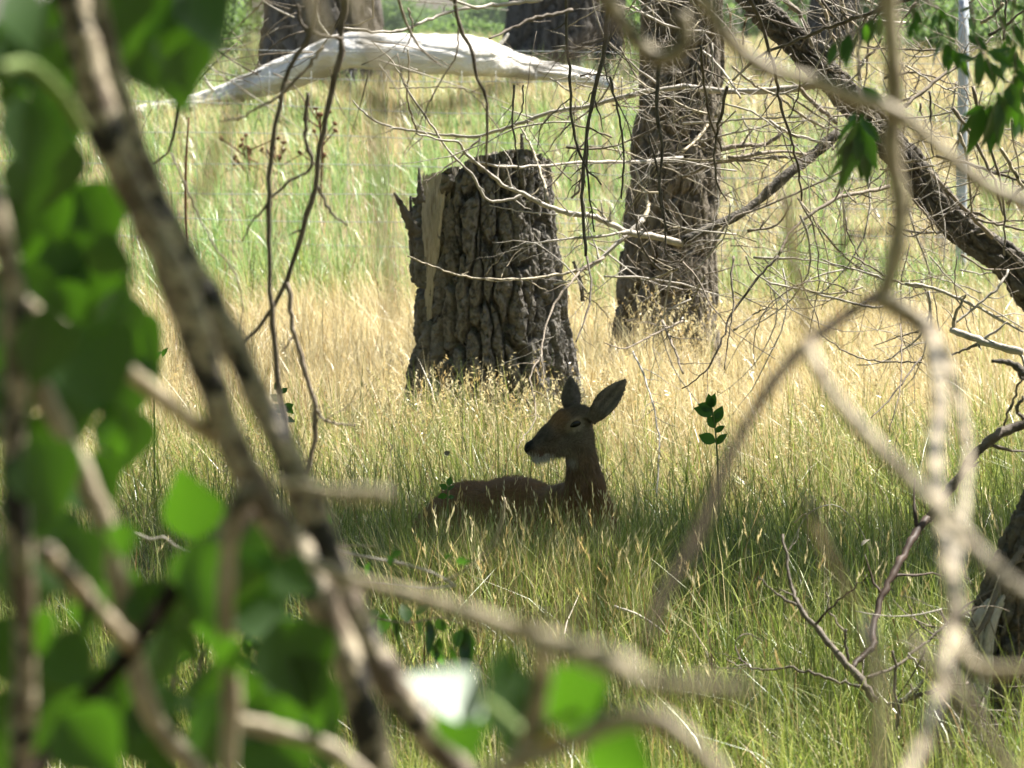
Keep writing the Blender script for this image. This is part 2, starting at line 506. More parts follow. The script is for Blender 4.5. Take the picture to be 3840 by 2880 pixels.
# broken top, sunk inside the rim
ringtop = V[-1]
ns_ = ringtop.shape[0]
cap = [ringtop]
ctr = ringtop.mean(0)
for k, (f_, dz) in enumerate(((.93, -.012), (.86, -.07), (.6, -.12), (.3, -.10))):
    rg_ = ctr + (ringtop - ctr) * f_; rg_[:, 2] = ringtop[:, 2] * f_ + ctr[2] * (1 - f_) + dz + .02 * (rr_.random(ns_) - .5)
    cap.append(rg_)
CV = np.vstack(cap + [ctr[None] - np.array([0, 0, .1])])
j = np.arange(ns_)
CF3 = np.stack([np.full(ns_, 5 * ns_), 4 * ns_ + j, 4 * ns_ + (j + 1) % ns_], 1)
link('broken_top', mesh_np('broken_top', CV - np.array(st_base), [grid_faces(5, ns_), CF3], M['wood'], smooth=False), st)
# splinters standing up from the rim and off the side
def shard(parent, pts, w0, w1, thick, mat, seed):
    """a flat torn piece of wood along a path: widths w0 -> w1 with a ragged edge"""
    r = np.random.default_rng(seed)
    Q, w = spline(pts, np.linspace(w0, w1, len(pts)), 14)
    T, N, B = frames(Q)
    side = np.cross(T, np.array([0, 1.0, 0])); side /= np.linalg.norm(side, axis=1, keepdims=True)
    w = w * (1 + .5 * (r.random(14) - .5))
    dep = np.array([0, 1.0, 0]) * thick
    ring = np.stack([Q - side * w[:, None] - dep, Q - dep * 1.3, Q + side * w[:, None] - dep * .6, Q + side * w[:, None] * .8 + dep, Q - side * w[:, None] * .8 + dep], 1)
    VV = np.vstack([ring.reshape(-1, 3), Q[:1], Q[-1:]])
    j = np.arange(5)
    F3 = np.vstack([np.stack([np.full(5, 70), (j + 1) % 5, j], 1), np.stack([np.full(5, 71), 65 + j, 65 + (j + 1) % 5], 1)])
    return link('splinter', mesh_np('splinter', VV - np.array(parent.location), [grid_faces(14, 5), F3], mat, smooth=False), parent)
shard(st, [P(1560, 880, 24.0), P(1525, 810, 23.98), P(1500, 760, 23.97), P(1478, 722, 23.96)], .034, .006, .012, M['bark_dark'], 1)
shard(st, [P(1580, 760, 23.99), P(1574, 690, 24.0), P(1571, 628, 24.02)], .025, .004, .012, M['bark_dark'], 2)
shard(st, [P(1960, 600, 24.6), P(1957, 540, 24.6), P(1956, 500, 24.6)], .014, .008, .012, M['bark_dark'], 3)
shard(st, [P(2185, 1130, 24.25), P(2178, 1060, 24.22), P(2150, 980, 24.2)], .012, .008, .012, M['bark'], 6)
shard(st, [P(1545, 960, 24.05), P(1541, 800, 24.08), P(1540, 735, 24.1)], .010, .009, .02, M['bark_dark'], 8)

# ------------------------------------------------------------------ dead standing tree behind the tangle
TD = 28.75
tb = P(2520, 1200, TD); tb.z = float(gz(TD))
dt = thing('dead_tree', 'thick standing trunk with flaky brown bark behind the twig tangle', 'tree', tb)
def tp(px, py, d=TD): return P(px, py, d)
b0 = tp(2505, 1200); b0.z = -.15
ax = [b0, tp(2507, 1250), tp(2512, 1000), tp(2530, 700), tp(2555, 350), tp(2570, 0), tp(2590, -700), tp(2600, -1700), tp(2610, -2600)]
V, A, S, d = bark_tube(ax, [.40, .325, .30, .285, .265, .25, .23, .19, .12], 300, 260, .075, .34, .05, seed=35, lobes=.05, a0=math.pi / 2)
VV, FF = bark_mesh('trunk', V, None)
link('trunk', mesh_np('trunk', VV - np.array(tb), FF, M['bark_warm']), dt)
for k, (h0, dx, dy, dz, L) in enumerate(((3.6, .9, .4, .5, 1.6), (4.4, -.8, .5, .7, 1.5), (5.0, .5, -.3, .8, 1.2), (3.1, .8, .7, .35, 1.3), (5.4, -.3, .6, .9, 1.0))):
    q = Vector((tb.x + .12, TD, h0))
    dv = Vector((dx, dy, dz)).normalized()
    stick('limb', dt, [q, q + dv * L * .35 + Vector((0, 0, .06)), q + dv * L * .7, q + dv * L + Vector((0, 0, .15))], [.08, .055, .04, .015], M['bark_warm'], ns=8, wob=.02)

# ------------------------------------------------------------------ leaf clouds
def leaf_quads(C, size, r, flat=.0, aspect=.55):
    """folded leaf-shaped faces centred at the points C"""
    n = len(C)
    u = r.normal(size=(n, 3)); u /= np.linalg.norm(u, axis=1, keepdims=True)
    w = r.normal(size=(n, 3)); w -= u * (w * u).sum(1, keepdims=True); w /= np.linalg.norm(w, axis=1, keepdims=True)
    nn = np.cross(u, w)
    s = (size * (.65 + .7 * r.random(n)))[:, None]
    a = C - u * s * .5; b = C + w * s * aspect * .5 + nn * s * .08; c = C + u * s * .5; e = C - w * s * aspect * .5 + nn * s * .08
    V = np.stack([a, b, c, e], 1).reshape(-1, 3)
    k = np.arange(n)[:, None] * 4
    return V, np.hstack([k, k + 1, k + 2, k + 3])

def clump_points(center, radii, n, nclump, r, spread=.22, hollow=.35):
    c = r.normal(size=(nclump, 3)); c /= np.linalg.norm(c, axis=1, keepdims=True)
    c *= (hollow + (1 - hollow) * r.random((nclump, 1)) ** .6)
    idx = r.integers(0, nclump, n)
    sp = spread * (.6 + .8 * r.random(nclump))
    p = c[idx] + r.normal(size=(n, 3)) * sp[idx][:, None]
    return np.array(center) + p * np.array(radii)

def crown(parent, center, radii, n, nclump, size, mat, seed, spread=.2, hollow=.35):
    r = np.random.default_rng(seed)
    V, F = leaf_quads(clump_points(center, radii, n, nclump, r, spread, hollow), size, r)
    o = link('crown', mesh_np('crown', V - np.array(parent.location), F, mat, smooth=False), parent)
    return o

ct = Vector((2.25, 25.8, 5.26))
stick('limb', dt, [Vector((tb.x + .1, TD, 4.6)), Vector((1.6, 27.4, 5.3)), Vector((2.0, 26.6, 5.4)), ct], [.07, .05, .035, .012], M['bark_warm'], ns=8, wob=.02)
crown(dt, ct, (1.5, 1.0, .5), 1500, 22, .09, M['crown'], 43, .16, .1)

# ------------------------------------------------------------------ trees behind the fallen log
def big_tree(d, px0, px1, label, seed, cr, lean=0.0, hz=1.2):
    xm = (px0 + px1) / 2
    b = P(xm, 200, d); b.z = float(gz(d))
    t = thing('cottonwood_tree', label, 'tree', b, 'cottonwood trees beyond the log')
    r0 = (px1 - px0) / 2 / FPX * d
    ax = [Vector((b.x, d, b.z - .3)), Vector((b.x, d, b.z + .3)), Vector((b.x + lean * .3, d, b.z + 1.2)), Vector((b.x + lean, d, b.z + 4)), Vector((b.x + lean * 1.6, d + .5, b.z + 8))]
    V, A, S, dd = bark_tube(ax, [r0 * 1.35, r0 * 1.12, r0, r0 * .85, r0 * .5], 150, 190, .14, .6, .09, seed=seed, lobes=.06, a0=math.pi / 2)
    VV, FF = bark_mesh('trunk', V, None)
    link('trunk', mesh_np('trunk', VV - np.array(b), FF, M['bark_dark']), t)
    q = Vector(ax[-1])
    for k in range(5):
        a_ = k * 1.26 + seed
        stick('limb', t, [q - Vector((0, 0, 2.5 - k * .4)), q + Vector((math.cos(a_) * 1.6, math.sin(a_) * 1.6, -.6)), q + Vector((math.cos(a_) * 3, math.sin(a_) * 3, 1.2))], [r0 * .4, r0 * .25, r0 * .08], M['bark_dark'], ns=8, wob=.05)
    crown(t, (q.x + cr[0], q.y + cr[1], q.z + cr[2]), (3.6, 3.2, 2.8), 9000, 60, .16, M['crown'], seed)
    return t
big_tree(57, 985, 1412, 'broad dark tree trunk standing behind the raised middle of the white log', 51, (-2, 2, 2))
big_tree(66, 1915, 2235, 'dark tree trunk standing behind the thin tapering end of the white log', 52, (1, 4, 2.5), lean=.2)
big_tree(62, 2238, 2330, 'narrow dark trunk close beside the wider trunk behind the log', 53, (2, 4, 3), lean=.3)
big_tree(60, 3010, 3190, 'grey trunk half hidden behind the upper end of the leaning trunk', 54, (3, 4, 3), lean=.5)

# ------------------------------------------------------------------ far trees and bushes on the horizon
def far_tree(px, d, h, w, label, seed, cat='tree', name='distant_tree', trunk=True):
    b = P(px, 150, d); b.z = float(gz(d))
    t = thing(name, label, cat, b, 'trees and bushes along the horizon')
    if trunk:
        stick('trunk', t, [b - Vector((0, 0, .2)), b + Vector((.1, 0, h * .3)), b + Vector((.05, 0, h * .7))], [w * .05, w * .035, w * .015], M['bark_dark'], ns=7)
    cz = b.z + h * .5
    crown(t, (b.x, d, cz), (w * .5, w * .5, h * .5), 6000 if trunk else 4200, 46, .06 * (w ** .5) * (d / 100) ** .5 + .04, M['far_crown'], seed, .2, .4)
far = [(560, 105, 5, 5, 'bright green tree far behind the dark hanging leaves'), (830, 120, 4.5, 5.5, 'green tree close beside the broad trunk, away from the gap'),
       (1480, 430, 4.2, 7, 'grey green tree in the gap, touching the broad trunk'), (1600, 520, 3.4, 9, 'bluish far tree in the gap, beside the grey green one'), (1690, 640, 3.2, 8, 'smallest bluish far tree in the middle of the gap between trunks'),
       (1790, 560, 3.8, 9, 'bluish far tree in the gap with a rounded top'), (1890, 420, 4.6, 8, 'pale green tree in the gap, touching the trunk behind the log end'),
       (2380, 170, 6, 6, 'pale green tree showing between the narrow trunk and the dead tree'), (2800, 190, 6, 8, 'hazy tree behind the upper twig tangle'),
       (3290, 170, 5, 7, 'hazy tree behind the vertical tan stem'), (3480, 190, 6, 7, 'grey tree beside the pale fence post on the horizon'), (3760, 170, 6, 8, 'tree behind the leafy sprays in the top corner')]
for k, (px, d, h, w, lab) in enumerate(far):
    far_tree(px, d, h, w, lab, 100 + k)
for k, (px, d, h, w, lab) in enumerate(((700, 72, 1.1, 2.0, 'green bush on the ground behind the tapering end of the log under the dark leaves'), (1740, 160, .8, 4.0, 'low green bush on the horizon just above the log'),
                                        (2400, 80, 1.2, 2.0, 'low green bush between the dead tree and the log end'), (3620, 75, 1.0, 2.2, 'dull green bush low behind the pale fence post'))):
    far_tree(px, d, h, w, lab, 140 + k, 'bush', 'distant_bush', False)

# ------------------------------------------------------------------ bleached fallen log
LD = 50.0
lp = [(400, 440, 34), (500, 424, 52), (660, 398, 66), (810, 366, 78), (926, 328, 100), (1060, 285, 130), (1180, 238, 140), (1290, 198, 132), (1420, 197, 138), (1570, 208, 150), (1720, 214, 152),
      (1800, 219, 148), (1870, 232, 122), (1950, 252, 92), (2060, 268, 74), (2170, 284, 62), (2240, 300, 52), (2300, 326, 26)]
lpts = [P(x, y, LD + .5 * math.sin(k * .5)) for k, (x, y, t) in enumerate(lp)]
lrad = [t / 2 / FPX * LD for x, y, t in lp]
lb = P(1300, 430, LD); lb.z = float(gz(LD))
log = thing('fallen_log', 'bleached white fallen tree trunk arching over the meadow', 'log', lb)
V, A, S, d = bark_tube(lpts, lrad, 260, 90, .45, 1.1, .018, seed=61, lobes=.06, a0=math.pi, fine=.8)
VV, FF = bark_mesh('trunk', V, None)
link('trunk', mesh_np('trunk', VV - np.array(lb), FF, M['bleached']), log)
for k, (a_, b_, c_, r0) in enumerate((((1850, 180), (1890, 150), (1905, 128), .022),
                                      ((800, 340), (770, 300), (764, 285), .02))):
    stick('branch_stub', log, [P(*a_, LD), P(*b_, LD - .1), P(*c_, LD - .15)], [r0, r0 * .8, r0 * .5], M['bleached'], ns=8)

# ------------------------------------------------------------------ woven wire fence
FD = 36.0
fz = float(gz(FD))
fb = Vector((0, FD, fz))
fence = thing('wire_fence', 'thin woven wire fence crossing the meadow in front of the white log', 'fence', fb)
def fdepth(x): return FD - x * .12
for k, h in enumerate((.12, .30, .50, .72, .95, 1.18, 1.42, 1.64)):
    xs = np.linspace(-6.5, 6.5, 27)
    pts = [Vector((x, fdepth(x), fz + h - .02 * x + .02 * math.sin(x * 1.3 + k))) for x in xs]
    stick('line_wire', fence, pts, [.0030] * len(pts), M['wire'], n=40, ns=4, knob=0)
for k in range(44):
    x = -6.4 + k * .3
    stick('stay_wire', fence, [Vector((x, fdepth(x) - .003, fz + .06)), Vector((x + random.uniform(-.03, .03), fdepth(x) - .003, fz + .9)), Vector((x + random.uniform(-.04, .04), fdepth(x) - .003, fz + 1.5))], .0017, M['wire'], n=6, ns=4, knob=0)
for k, (px, r0) in enumerate(((3585, .042), (-900, .045), (5300, .045))):
    x = (px - 1920) / FPX * FD
    q = Vector((x, fdepth(x) + .05, fz - .3))
    stick('post', fence, [q, q + Vector((.01, 0, 1.2)), q + Vector((.015, 0, 2.35))], r0, M['post'], n=8, ns=12, knob=0)

# ------------------------------------------------------------------ deer (implicit body, polygonised as one surface)
DD = 16.5
def DP(px, py, dy=0.0): return np.array(P(px, py, DD + dy))
KPX = FPX / DD                                    # pixels per metre at the deer
def rm(px): return px / KPX

def sd_cone(p, a, b, r1, r2):
    ab = b - a
    t = np.clip(((p - a) @ ab) / (ab @ ab), 0, 1)
    return np.linalg.norm(p - a - t[:, None] * ab, axis=1) - (r1 + (r2 - r1) * t)
def sd_ell(p, c, R, rad):
    q = (p - c) @ R
    k0 = np.linalg.norm(q / rad, axis=1); k1 = np.linalg.norm(q / (np.array(rad) ** 2), axis=1)
    return k0 * (k0 - 1) / np.maximum(k1, 1e-9)
def smin(a, b, k):
    h = np.clip(.5 + .5 * (b - a) / k, 0, 1)
    return b + (a - b) * h - k * h * (1 - h)
def basis(u, v):
    """columns u, v (made square to u) and their cross product"""
    u = np.array(u, float); u /= np.linalg.norm(u)
    v = np.array(v, float); v -= u * (u @ v); v /= np.linalg.norm(v)
    return np.stack([u, v, np.cross(u, v)], 1)

# ears: base, tip, direction across the blade, half width, cup (sign: which side is hollow)
EARS = [(DP(2222, 1572, -.038), DP(2347, 1423, -.05), (.77, -.22, -.62), rm(43), -.5), (DP(2147, 1552, .035), DP(2139, 1412, .06), (1, .15, .05), rm(38), .55)]
def sd_ear(p, base, tip, across, hw, cup):
    L = np.linalg.norm(tip - base)
    R = basis(tip - base, across)
    q = (p - base) @ R
    u = q[:, 0] / L
    uc = np.clip(u, 0, 1)
    prof = hw * np.clip(np.where(uc < .42, .52 + .48 * np.sin(uc / .42 * math.pi / 2), np.maximum(np.cos((uc - .42) / .58 * math.pi / 2), 0) ** .8), .02, 1)
    w = q[:, 2] - cup * (q[:, 1] ** 2) / hw * 1.0
    t = .0115
    k = np.sqrt((q[:, 1] / prof) ** 2 + (w / t) ** 2)
    d = (k - 1) * np.minimum(prof, t * 1.3)
    return np.maximum(d, np.maximum(-u * L - .01, (u - 1) * L))
fw = DP(1995, 1682, -.07) - DP(2165, 1570, 0); fw /= np.linalg.norm(fw)
latv = np.cross(fw, np.array([0, 0, 1.0])); latv /= np.linalg.norm(latv)     # across the head
if latv[1] > 0: latv = -latv                                                 # towards the camera
upv = np.cross(latv, fw)
if upv[2] < 0: upv = -upv
HB = np.stack([fw, latv, upv], 1)
EYE_C = DP(2137, 1588, -.012) + latv * .036
WI = DP(2120, 1880, .17); RU = np.array(P(1775, 1930, 17.25)); LO = (WI + RU) / 2
WI[2] = .30; LO[2] = .26; RU[2] = .235
bod = RU - WI; bod[2] = 0; bod /= np.linalg.norm(bod)
BL = np.cross(np.array([0, 0, 1.0]), bod)
if BL[1] > 0: BL = -BL
BB = np.stack([bod, BL, np.array([0, 0, 1.0])], 1)
def deer_head(p):
    d = sd_ell(p, DP(2163, 1573, 0), HB, [rm(66), rm(47), rm(50)])
    d = smin(d, sd_cone(p, DP(2112, 1576, -.018), DP(2056, 1632, -.042), rm(41), rm(33)), .03)
    d = smin(d, sd_cone(p, DP(2056, 1632, -.042), DP(1994, 1682, -.068), rm(33), rm(25)), .02)
    d = smin(d, sd_cone(p, DP(2160, 1656, -.005), DP(2078, 1687, -.03), rm(51), rm(26)), .03)
    d = smin(d, sd_cone(p, DP(2050, 1665, -.045), DP(2004, 1688, -.067), rm(24), rm(17)), .012)
    d = smin(d, sd_ell(p, DP(1990, 1680, -.069), HB, [rm(22), rm(27), rm(23)]), .012)
    for s in (1, -1):                                                    # brows
        d = smin(d, sd_ell(p, DP(2133, 1573, -.012) + latv * s * .033, HB, [rm(34), rm(15), rm(16)]), .018)
    for s in (1, -1):                                                    # eye sockets
        d = np.maximum(d, -sd_ell(p, DP(2137, 1588, -.012) + latv * s * .049, HB, [rm(25), rm(11), rm(13)]))
    d = smin(d, sd_cone(p, DP(2078, 1692, -.03), DP(2007, 1723, -.062), rm(22), rm(12.5)), .005)   # lower jaw, mouth a little open
    for s in (1, -1):                                                    # nostrils
        d = np.maximum(d, -sd_ell(p, DP(1973, 1677, -.075) + latv * s * .013, HB, [.005, .004, .006]))
    for e in EARS:
        d = smin(d, sd_ear(p, *e), .02)
    return d
def deer_trunk(p):
    b = sd_ell(p, WI + np.array([.02, 0, -.02]), BB, [.20, .155, .215])
    b = smin(b, sd_ell(p, LO, BB, [.34, .175, .225]), .08)
    d = smin(b, sd_ell(p, RU, BB, [.22, .17, .205]), .08)
    # folded legs: shoulder and forearm, thigh, shank and hind foot on both sides
    for s in (1, -1):
        sh = WI + BL * s * .12; el = WI + bod * .05 + BL * s * .16; el[2] = .10
        wr = WI - bod * .20 + BL * s * .12; wr[2] = .05
        ft = WI + bod * .06 + BL * s * .10; ft[2] = .035
        d = smin(d, sd_cone(p, sh, el, .09, .055), .05)
        d = smin(d, sd_cone(p, el, wr, .045, .027), .02)
        d = smin(d, sd_cone(p, wr, ft, .024, .02), .012)
        th = RU - bod * .03 + BL * s * .12; kn = RU - bod * .24 + BL * s * .20; kn[2] = .12
        hk = RU + bod * .10 + BL * s * .22; hk[2] = .06
        hf = RU - bod * .26 + BL * s * .23; hf[2] = .03
        d = smin(d, sd_cone(p, th, kn, .14, .075), .06)
        d = smin(d, sd_cone(p, kn, hk, .06, .03), .02)
        d = smin(d, sd_cone(p, hk, hf, .026, .02), .012)
    tl = RU + bod * .21; tl2 = RU + bod * .27; tl2[2] -= .10
    return smin(d, sd_cone(p, tl, tl2, .03, .018), .03)
def deer_sdf(p):
    n = sd_cone(p, DP(2180, 1630, 0), DP(2182, 1730, .015), rm(46), rm(53))
    n = smin(n, sd_cone(p, DP(2182, 1730, .015), DP(2194, 1815, .04), rm(53), rm(66)), .03)
    d = smin(n, sd_cone(p, DP(2194, 1815, .04), DP(2200, 1930, .09), rm(66), rm(98)), .04)
    hi = (p[:, 2] > .53) & (p[:, 0] > -.05)
    if hi.any(): d[hi] = smin(d[hi], deer_head(p[hi]), .03)
    lw = p[:, 2] < .64
    if lw.any(): d[lw] = smin(d[lw], deer_trunk(p[lw]), .06)
    return d

def polygonise(fn, lo, hi, h):
    lo = np.array(lo); n = np.ceil((np.array(hi) - lo) / h / 8).astype(int) * 8
    F = np.full(tuple(n), 1.0, dtype=np.float32)
    nb = n // 8
    bi = np.stack(np.meshgrid(*[np.arange(k) for k in nb], indexing='ij'), -1).reshape(-1, 3)
    dc = fn(lo + (bi * 8 + 3.5) * h)
    act = bi[np.abs(dc) < 8 * h * .87 + .012]
    Fb = F.reshape(nb[0], 8, nb[1], 8, nb[2], 8)
    ins = bi[(dc < 0)]
    Fb[ins[:, 0], :, ins[:, 1], :, ins[:, 2], :] = -1.0
    off = np.stack(np.meshgrid(*[np.arange(8)] * 3, indexing='ij'), -1).reshape(-1, 3)
    for c in range(0, len(act), 400):
        a = act[c:c + 400]
        pts = lo + ((a[:, None, :] * 8 + off[None]).reshape(-1, 3)) * h
        v = fn(pts).reshape(len(a), 8, 8, 8)
        Fb[a[:, 0], :, a[:, 1], :, a[:, 2], :] = v
    s = F < 0
    c8 = np.zeros(tuple(n - 1), dtype=np.int8)
    for a in (0, 1):
        for b in (0, 1):
            for c in (0, 1):
                c8 += s[a:n[0] - 1 + a, b:n[1] - 1 + b, c:n[2] - 1 + c]
    cells = np.argwhere((c8 > 0) & (c8 < 8))
    idx = np.full(tuple(n - 1), -1, dtype=np.int64)
    idx[tuple(cells.T)] = np.arange(len(cells))
    acc = np.zeros((len(cells), 3)); cnt = np.zeros(len(cells))
    corners = [(a, b, c) for a in (0, 1) for b in (0, 1) for c in (0, 1)]
    for ca in corners:
        for ax in range(3):
            if ca[ax] == 0:
                cb = list(ca); cb[ax] = 1
                va = F[tuple((cells + ca).T)]; vb = F[tuple((cells + cb).T)]
                m = (va < 0) != (vb < 0)
                t = np.where(m, va / np.where(m, va - vb, 1), 0)
                pt = np.array(ca, float)[None] + t[:, None] * (np.array(cb, float) - np.array(ca, float))[None]
                acc[m] += pt[m]; cnt[m] += 1
    V = lo + (cells + acc / cnt[:, None]) * h
    quads = []
    for ax in range(3):
        o1, o2 = [(1, 2), (2, 0), (0, 1)][ax]
        sl0 = [slice(1, n[k] - 1) for k in range(3)]; sl1 = list(sl0)
        sl0[ax] = slice(0, n[ax] - 1); sl1[ax] = slice(1, n[ax])
        A_, B_ = s[tuple(sl0)], s[tuple(sl1)]
        e = np.argwhere(A_ != B_)
        base = e + np.array([0 if k == ax else 1 for k in range(3)])
        def cell(d1, d2):
            q = base.copy(); q[:, o1] -= d1; q[:, o2] -= d2
            return idx[tuple(q.T)]
        q = np.stack([cell(0, 0), cell(1, 0), cell(1, 1), cell(0, 1)], 1)
        fl = A_[tuple(e.T)]
        q[~fl] = q[~fl][:, ::-1]
        quads.append(q)
    Q = np.vstack(quads)
    return V, Q[(Q >= 0).all(1)]

allp = np.array([WI, RU, DP(1960, 1680, -.07), DP(2346, 1424, -.06)])
lo_ = allp.min(0) - np.array([.34, .34, 0]); hi_ = allp.max(0) + np.array([.34, .34, .05]); lo_[2] = -.03
DV, DQ = polygonise(deer_sdf, lo_, hi_, .0046)
deer_base = (WI + RU) / 2; deer_base[2] = 0
deer = thing('deer', 'doe lying in the shaded grass with its head raised and mouth slightly open', 'deer', Vector(deer_base))
def near_px(V, px, py, dy=0.0):
    return np.linalg.norm(V - DP(px, py, dy), axis=1) * KPX          # distance in photo pixels
# coat colours
hs = (DV - DP(2137, 1588, -.012)) @ HB * KPX                          # head axes in pixels: forward, towards camera side, up
c_body = np.array([.20, .10, .046]); c_grey = np.array([.16, .125, .09]); c_org = np.array([.24, .125, .055])
c_dark = np.array([.060, .050, .042]); c_blk = np.array([.012, .011, .011]); c_wht = np.array([.52, .48, .43]); c_pale = np.array([.32, .27, .21])
C = np.repeat(c_body[None], len(DV), 0)
def lay(col, w):
    global C
    w = np.clip(w, 0, 1)[:, None]
    C = C * (1 - w) + np.array(col) * w
pxx = DV[:, 0] / DV[:, 1] * FPX + 1920
zpx = 150 + (CAM_H - DV[:, 2]) / DV[:, 1] * FPX
headness = sstep(1740, 1650, zpx) * (pxx > 1900)
neckm = sstep(1890, 1760, zpx) * (pxx > 2040)
lay([.185, .115, .068], neckm)
lay(c_grey, headness)
lay(c_org, headness * .85 * sstep(85, 5, np.linalg.norm((hs - np.array([20, 0, 42])) / np.array([1.5, 1.2, .8]), axis=1)))
lay(c_dark, headness * sstep(-34, -16, hs[:, 2] - 47 - 0 * hs[:, 0]) * sstep(20, -15, hs[:, 0]) * .7)
# bridge of the nose darker, sides of the muzzle grey
lay([.085, .07, .058], headness * sstep(60, 110, hs[:, 0]) * sstep(-25, 10, hs[:, 2]))
# pale ring round the eye, pale band behind the nose, white chin and throat
for sgn in (1, -1):
    e = hs - np.array([0, 38 * sgn, -2])
    lay(c_pale, headness * sstep(40, 24, np.linalg.norm(e / np.array([1.25, 1.0, .85]), axis=1)) * .75)
nose = near_px(DV, 1986, 1676, -.07)
lay(c_pale, sstep(46, 36, nose) * (pxx < 2030) * sstep(1690, 1700, zpx))
lay(c_blk, sstep(31, 25, nose) * sstep(1702, 1694, zpx + .25 * (pxx - 1985)))
jawm = sstep(0, 1, (1.0 * (zpx > 1700) * (pxx < 2120) * (zpx < 1745)))
lay(c_wht, sstep(1699, 1707, zpx) * (pxx < 2110) * (pxx > 1975) * (zpx < 1748))
lay(c_pale, sstep(60, 25, near_px(DV, 2120, 1722, -.04)) * .8)
lay([.10, .055, .05], sstep(11, 5, near_px(DV, 2030, 1706, -.06)) * .9)
# throat patch
lay(c_wht, sstep(34, 14, np.linalg.norm((DV - DP(2140, 1735, -.03)) * KPX / np.array([1, 1.3, .7]), axis=1)) * .25)
# ears
for base, tip, ac, hw, cup in EARS:
    R = basis(tip - base, ac); q = (DV - base) @ R
    u = q[:, 0] / np.linalg.norm(tip - base)
    m = sstep(.12, .3, u) * (np.abs(q[:, 1]) < hw * 1.15) * (np.abs(q[:, 2]) < .045) * (u < 1.05)
    lay([.13, .112, .098], m)
    inner = (q[:, 2] - cup * q[:, 1] ** 2 / hw) * np.sign(cup) > .002
    lay([.27, .22, .185], m * inner * (.55 + .45 * np.sin(q[:, 1] / hw * 9)) * sstep(1.0, .75, np.abs(q[:, 1]) / hw))
# belly and inside of legs paler, rump painted brighter rust for its sunlit look
lay([.36, .165, .055], sstep(.05, .24, (DV - RU) @ bod) * (DV[:, 2] > .1))
lay(c_pale, sstep(.09, .03, DV[:, 2]) * .7)
nz = vnoise(DV[:, 0] * 90, DV[:, 1] * 90, DV[:, 2] * 60, seed=9)[:, None]
nz2 = vnoise(DV[:, 0] * 260, DV[:, 1] * 260, DV[:, 2] * 110, seed=10)[:, None]
C = C * (.72 + .34 * nz + .22 * nz2)
M['coat'] = mat_vcol('deer_coat', rough=.78, spec=.18, bump=.55, bscale=190, stretch=(1, 1, .45), bdist=.004, nvar=.12, nscale=150)
M['eye'] = mat_noise('deer_eye', (.006, .005, .004), (.012, .009, .007), 30, rough=.22, spec=.4)
M['nose'] = mat_noise('deer_nose', (.010, .010, .010), (.022, .021, .021), 60, rough=.35, spec=.5)
link('body', mesh_np('body', DV - deer_base, DQ, M['coat'], col=C), deer)
# short coat hairs lying back along the body
rh = np.random.default_rng(55)
tri = DV[DQ[:, :3]]
fn_ = np.cross(tri[:, 1] - tri[:, 0], tri[:, 2] - tri[:, 0]); ar = np.linalg.norm(fn_, axis=1); fn_ /= np.maximum(ar, 1e-12)[:, None]
fc_ = DV[DQ].mean(1)
wgt = ar * np.where(fc_[:, 2] > .62, 2.2, 1.0) * (fc_[:, 2] > .12)
pk = rh.choice(len(DQ), 60000, p=wgt / wgt.sum())
hp = fc_[pk] + rh.normal(0, .0025, (60000, 3)); hn_ = fn_[pk]
grad = fc_[pk] + hn_ * .02
outw = np.where((deer_sdf(grad) < 0)[:, None], -1.0, 1.0); hn_ = hn_ * outw
headm = sstep(.60, .68, hp[:, 2])[:, None]
flow = bod[None] * (1 - headm) + (-fw)[None] * headm + np.array([0, 0, -.55])[None] * (1 - headm)
neckh = (sstep(.40, .5, hp[:, 2]) * sstep(.68, .6, hp[:, 2]))[:, None]
flow = flow * (1 - neckh) + np.array([.1, 0, -1.0])[None] * neckh
flow = flow - hn_ * (flow * hn_).sum(1, keepdims=True); flow /= np.maximum(np.linalg.norm(flow, axis=1, keepdims=True), 1e-6)
flow = flow + rh.normal(0, .22, flow.shape)
hl = (.020 * (1 - headm[:, 0]) + .0085 * headm[:, 0]) * (.6 + .8 * rh.random(60000))
sdv = np.cross(flow, hn_); sdv /= np.maximum(np.linalg.norm(sdv, axis=1, keepdims=True), 1e-6)
skip = (near_px(hp, 1986, 1676, -.07) < 30) | (np.linalg.norm(((hp - DP(2137, 1588, -.012)) @ HB * KPX - np.array([0, 40, 0])) / np.array([1.3, 1, .8]), axis=1) < 26)
kk = ~skip
tip_ = hp + flow * hl[:, None] + hn_ * (hl * .30)[:, None]
HV = np.stack([hp - sdv * .0011, hp + sdv * .0011, tip_], 1)[kk].reshape(-1, 3)
hc = np.repeat((C[DQ[pk, 0]] * (.65 + .8 * rh.random((60000, 1))))[kk], 3, 0)
link('fur', mesh_np('fur', HV - deer_base, np.arange(len(HV)).reshape(-1, 3), M['coat'], smooth=False, col=np.clip(hc, 0, .7)), deer)['kind'] = 'stuff'
def ball(name, parent, c, R, rad, mat, nu=20, nv=12):
    u = np.linspace(0, 2 * math.pi, nu, endpoint=False); v = np.linspace(.001, math.pi - .001, nv)
    U, W = np.meshgrid(u, v)
    q = np.stack([np.sin(W) * np.cos(U) * rad[0], np.sin(W) * np.sin(U) * rad[1], np.cos(W) * rad[2]], -1).reshape(-1, 3)
    V = q @ np.asarray(R).T + np.array(c) - np.array(parent.location)
    return link(name, mesh_np(name, V, grid_faces(nv, nu), mat), parent)
for sgn in (1, -1):
    ball('eye', deer, DP(2137, 1587, -.012) + latv * sgn * .0405, basis(fw * .5 + np.array([-.75, 0, 0]), latv), [rm(25), rm(11), rm(12.5)], M['eye'])
ball('tongue', deer, DP(2028, 1708, -.06), HB, [.016, .008, .004], mat_noise('tongue', (.20, .09, .08), (.26, .12, .10), 50, rough=.5))

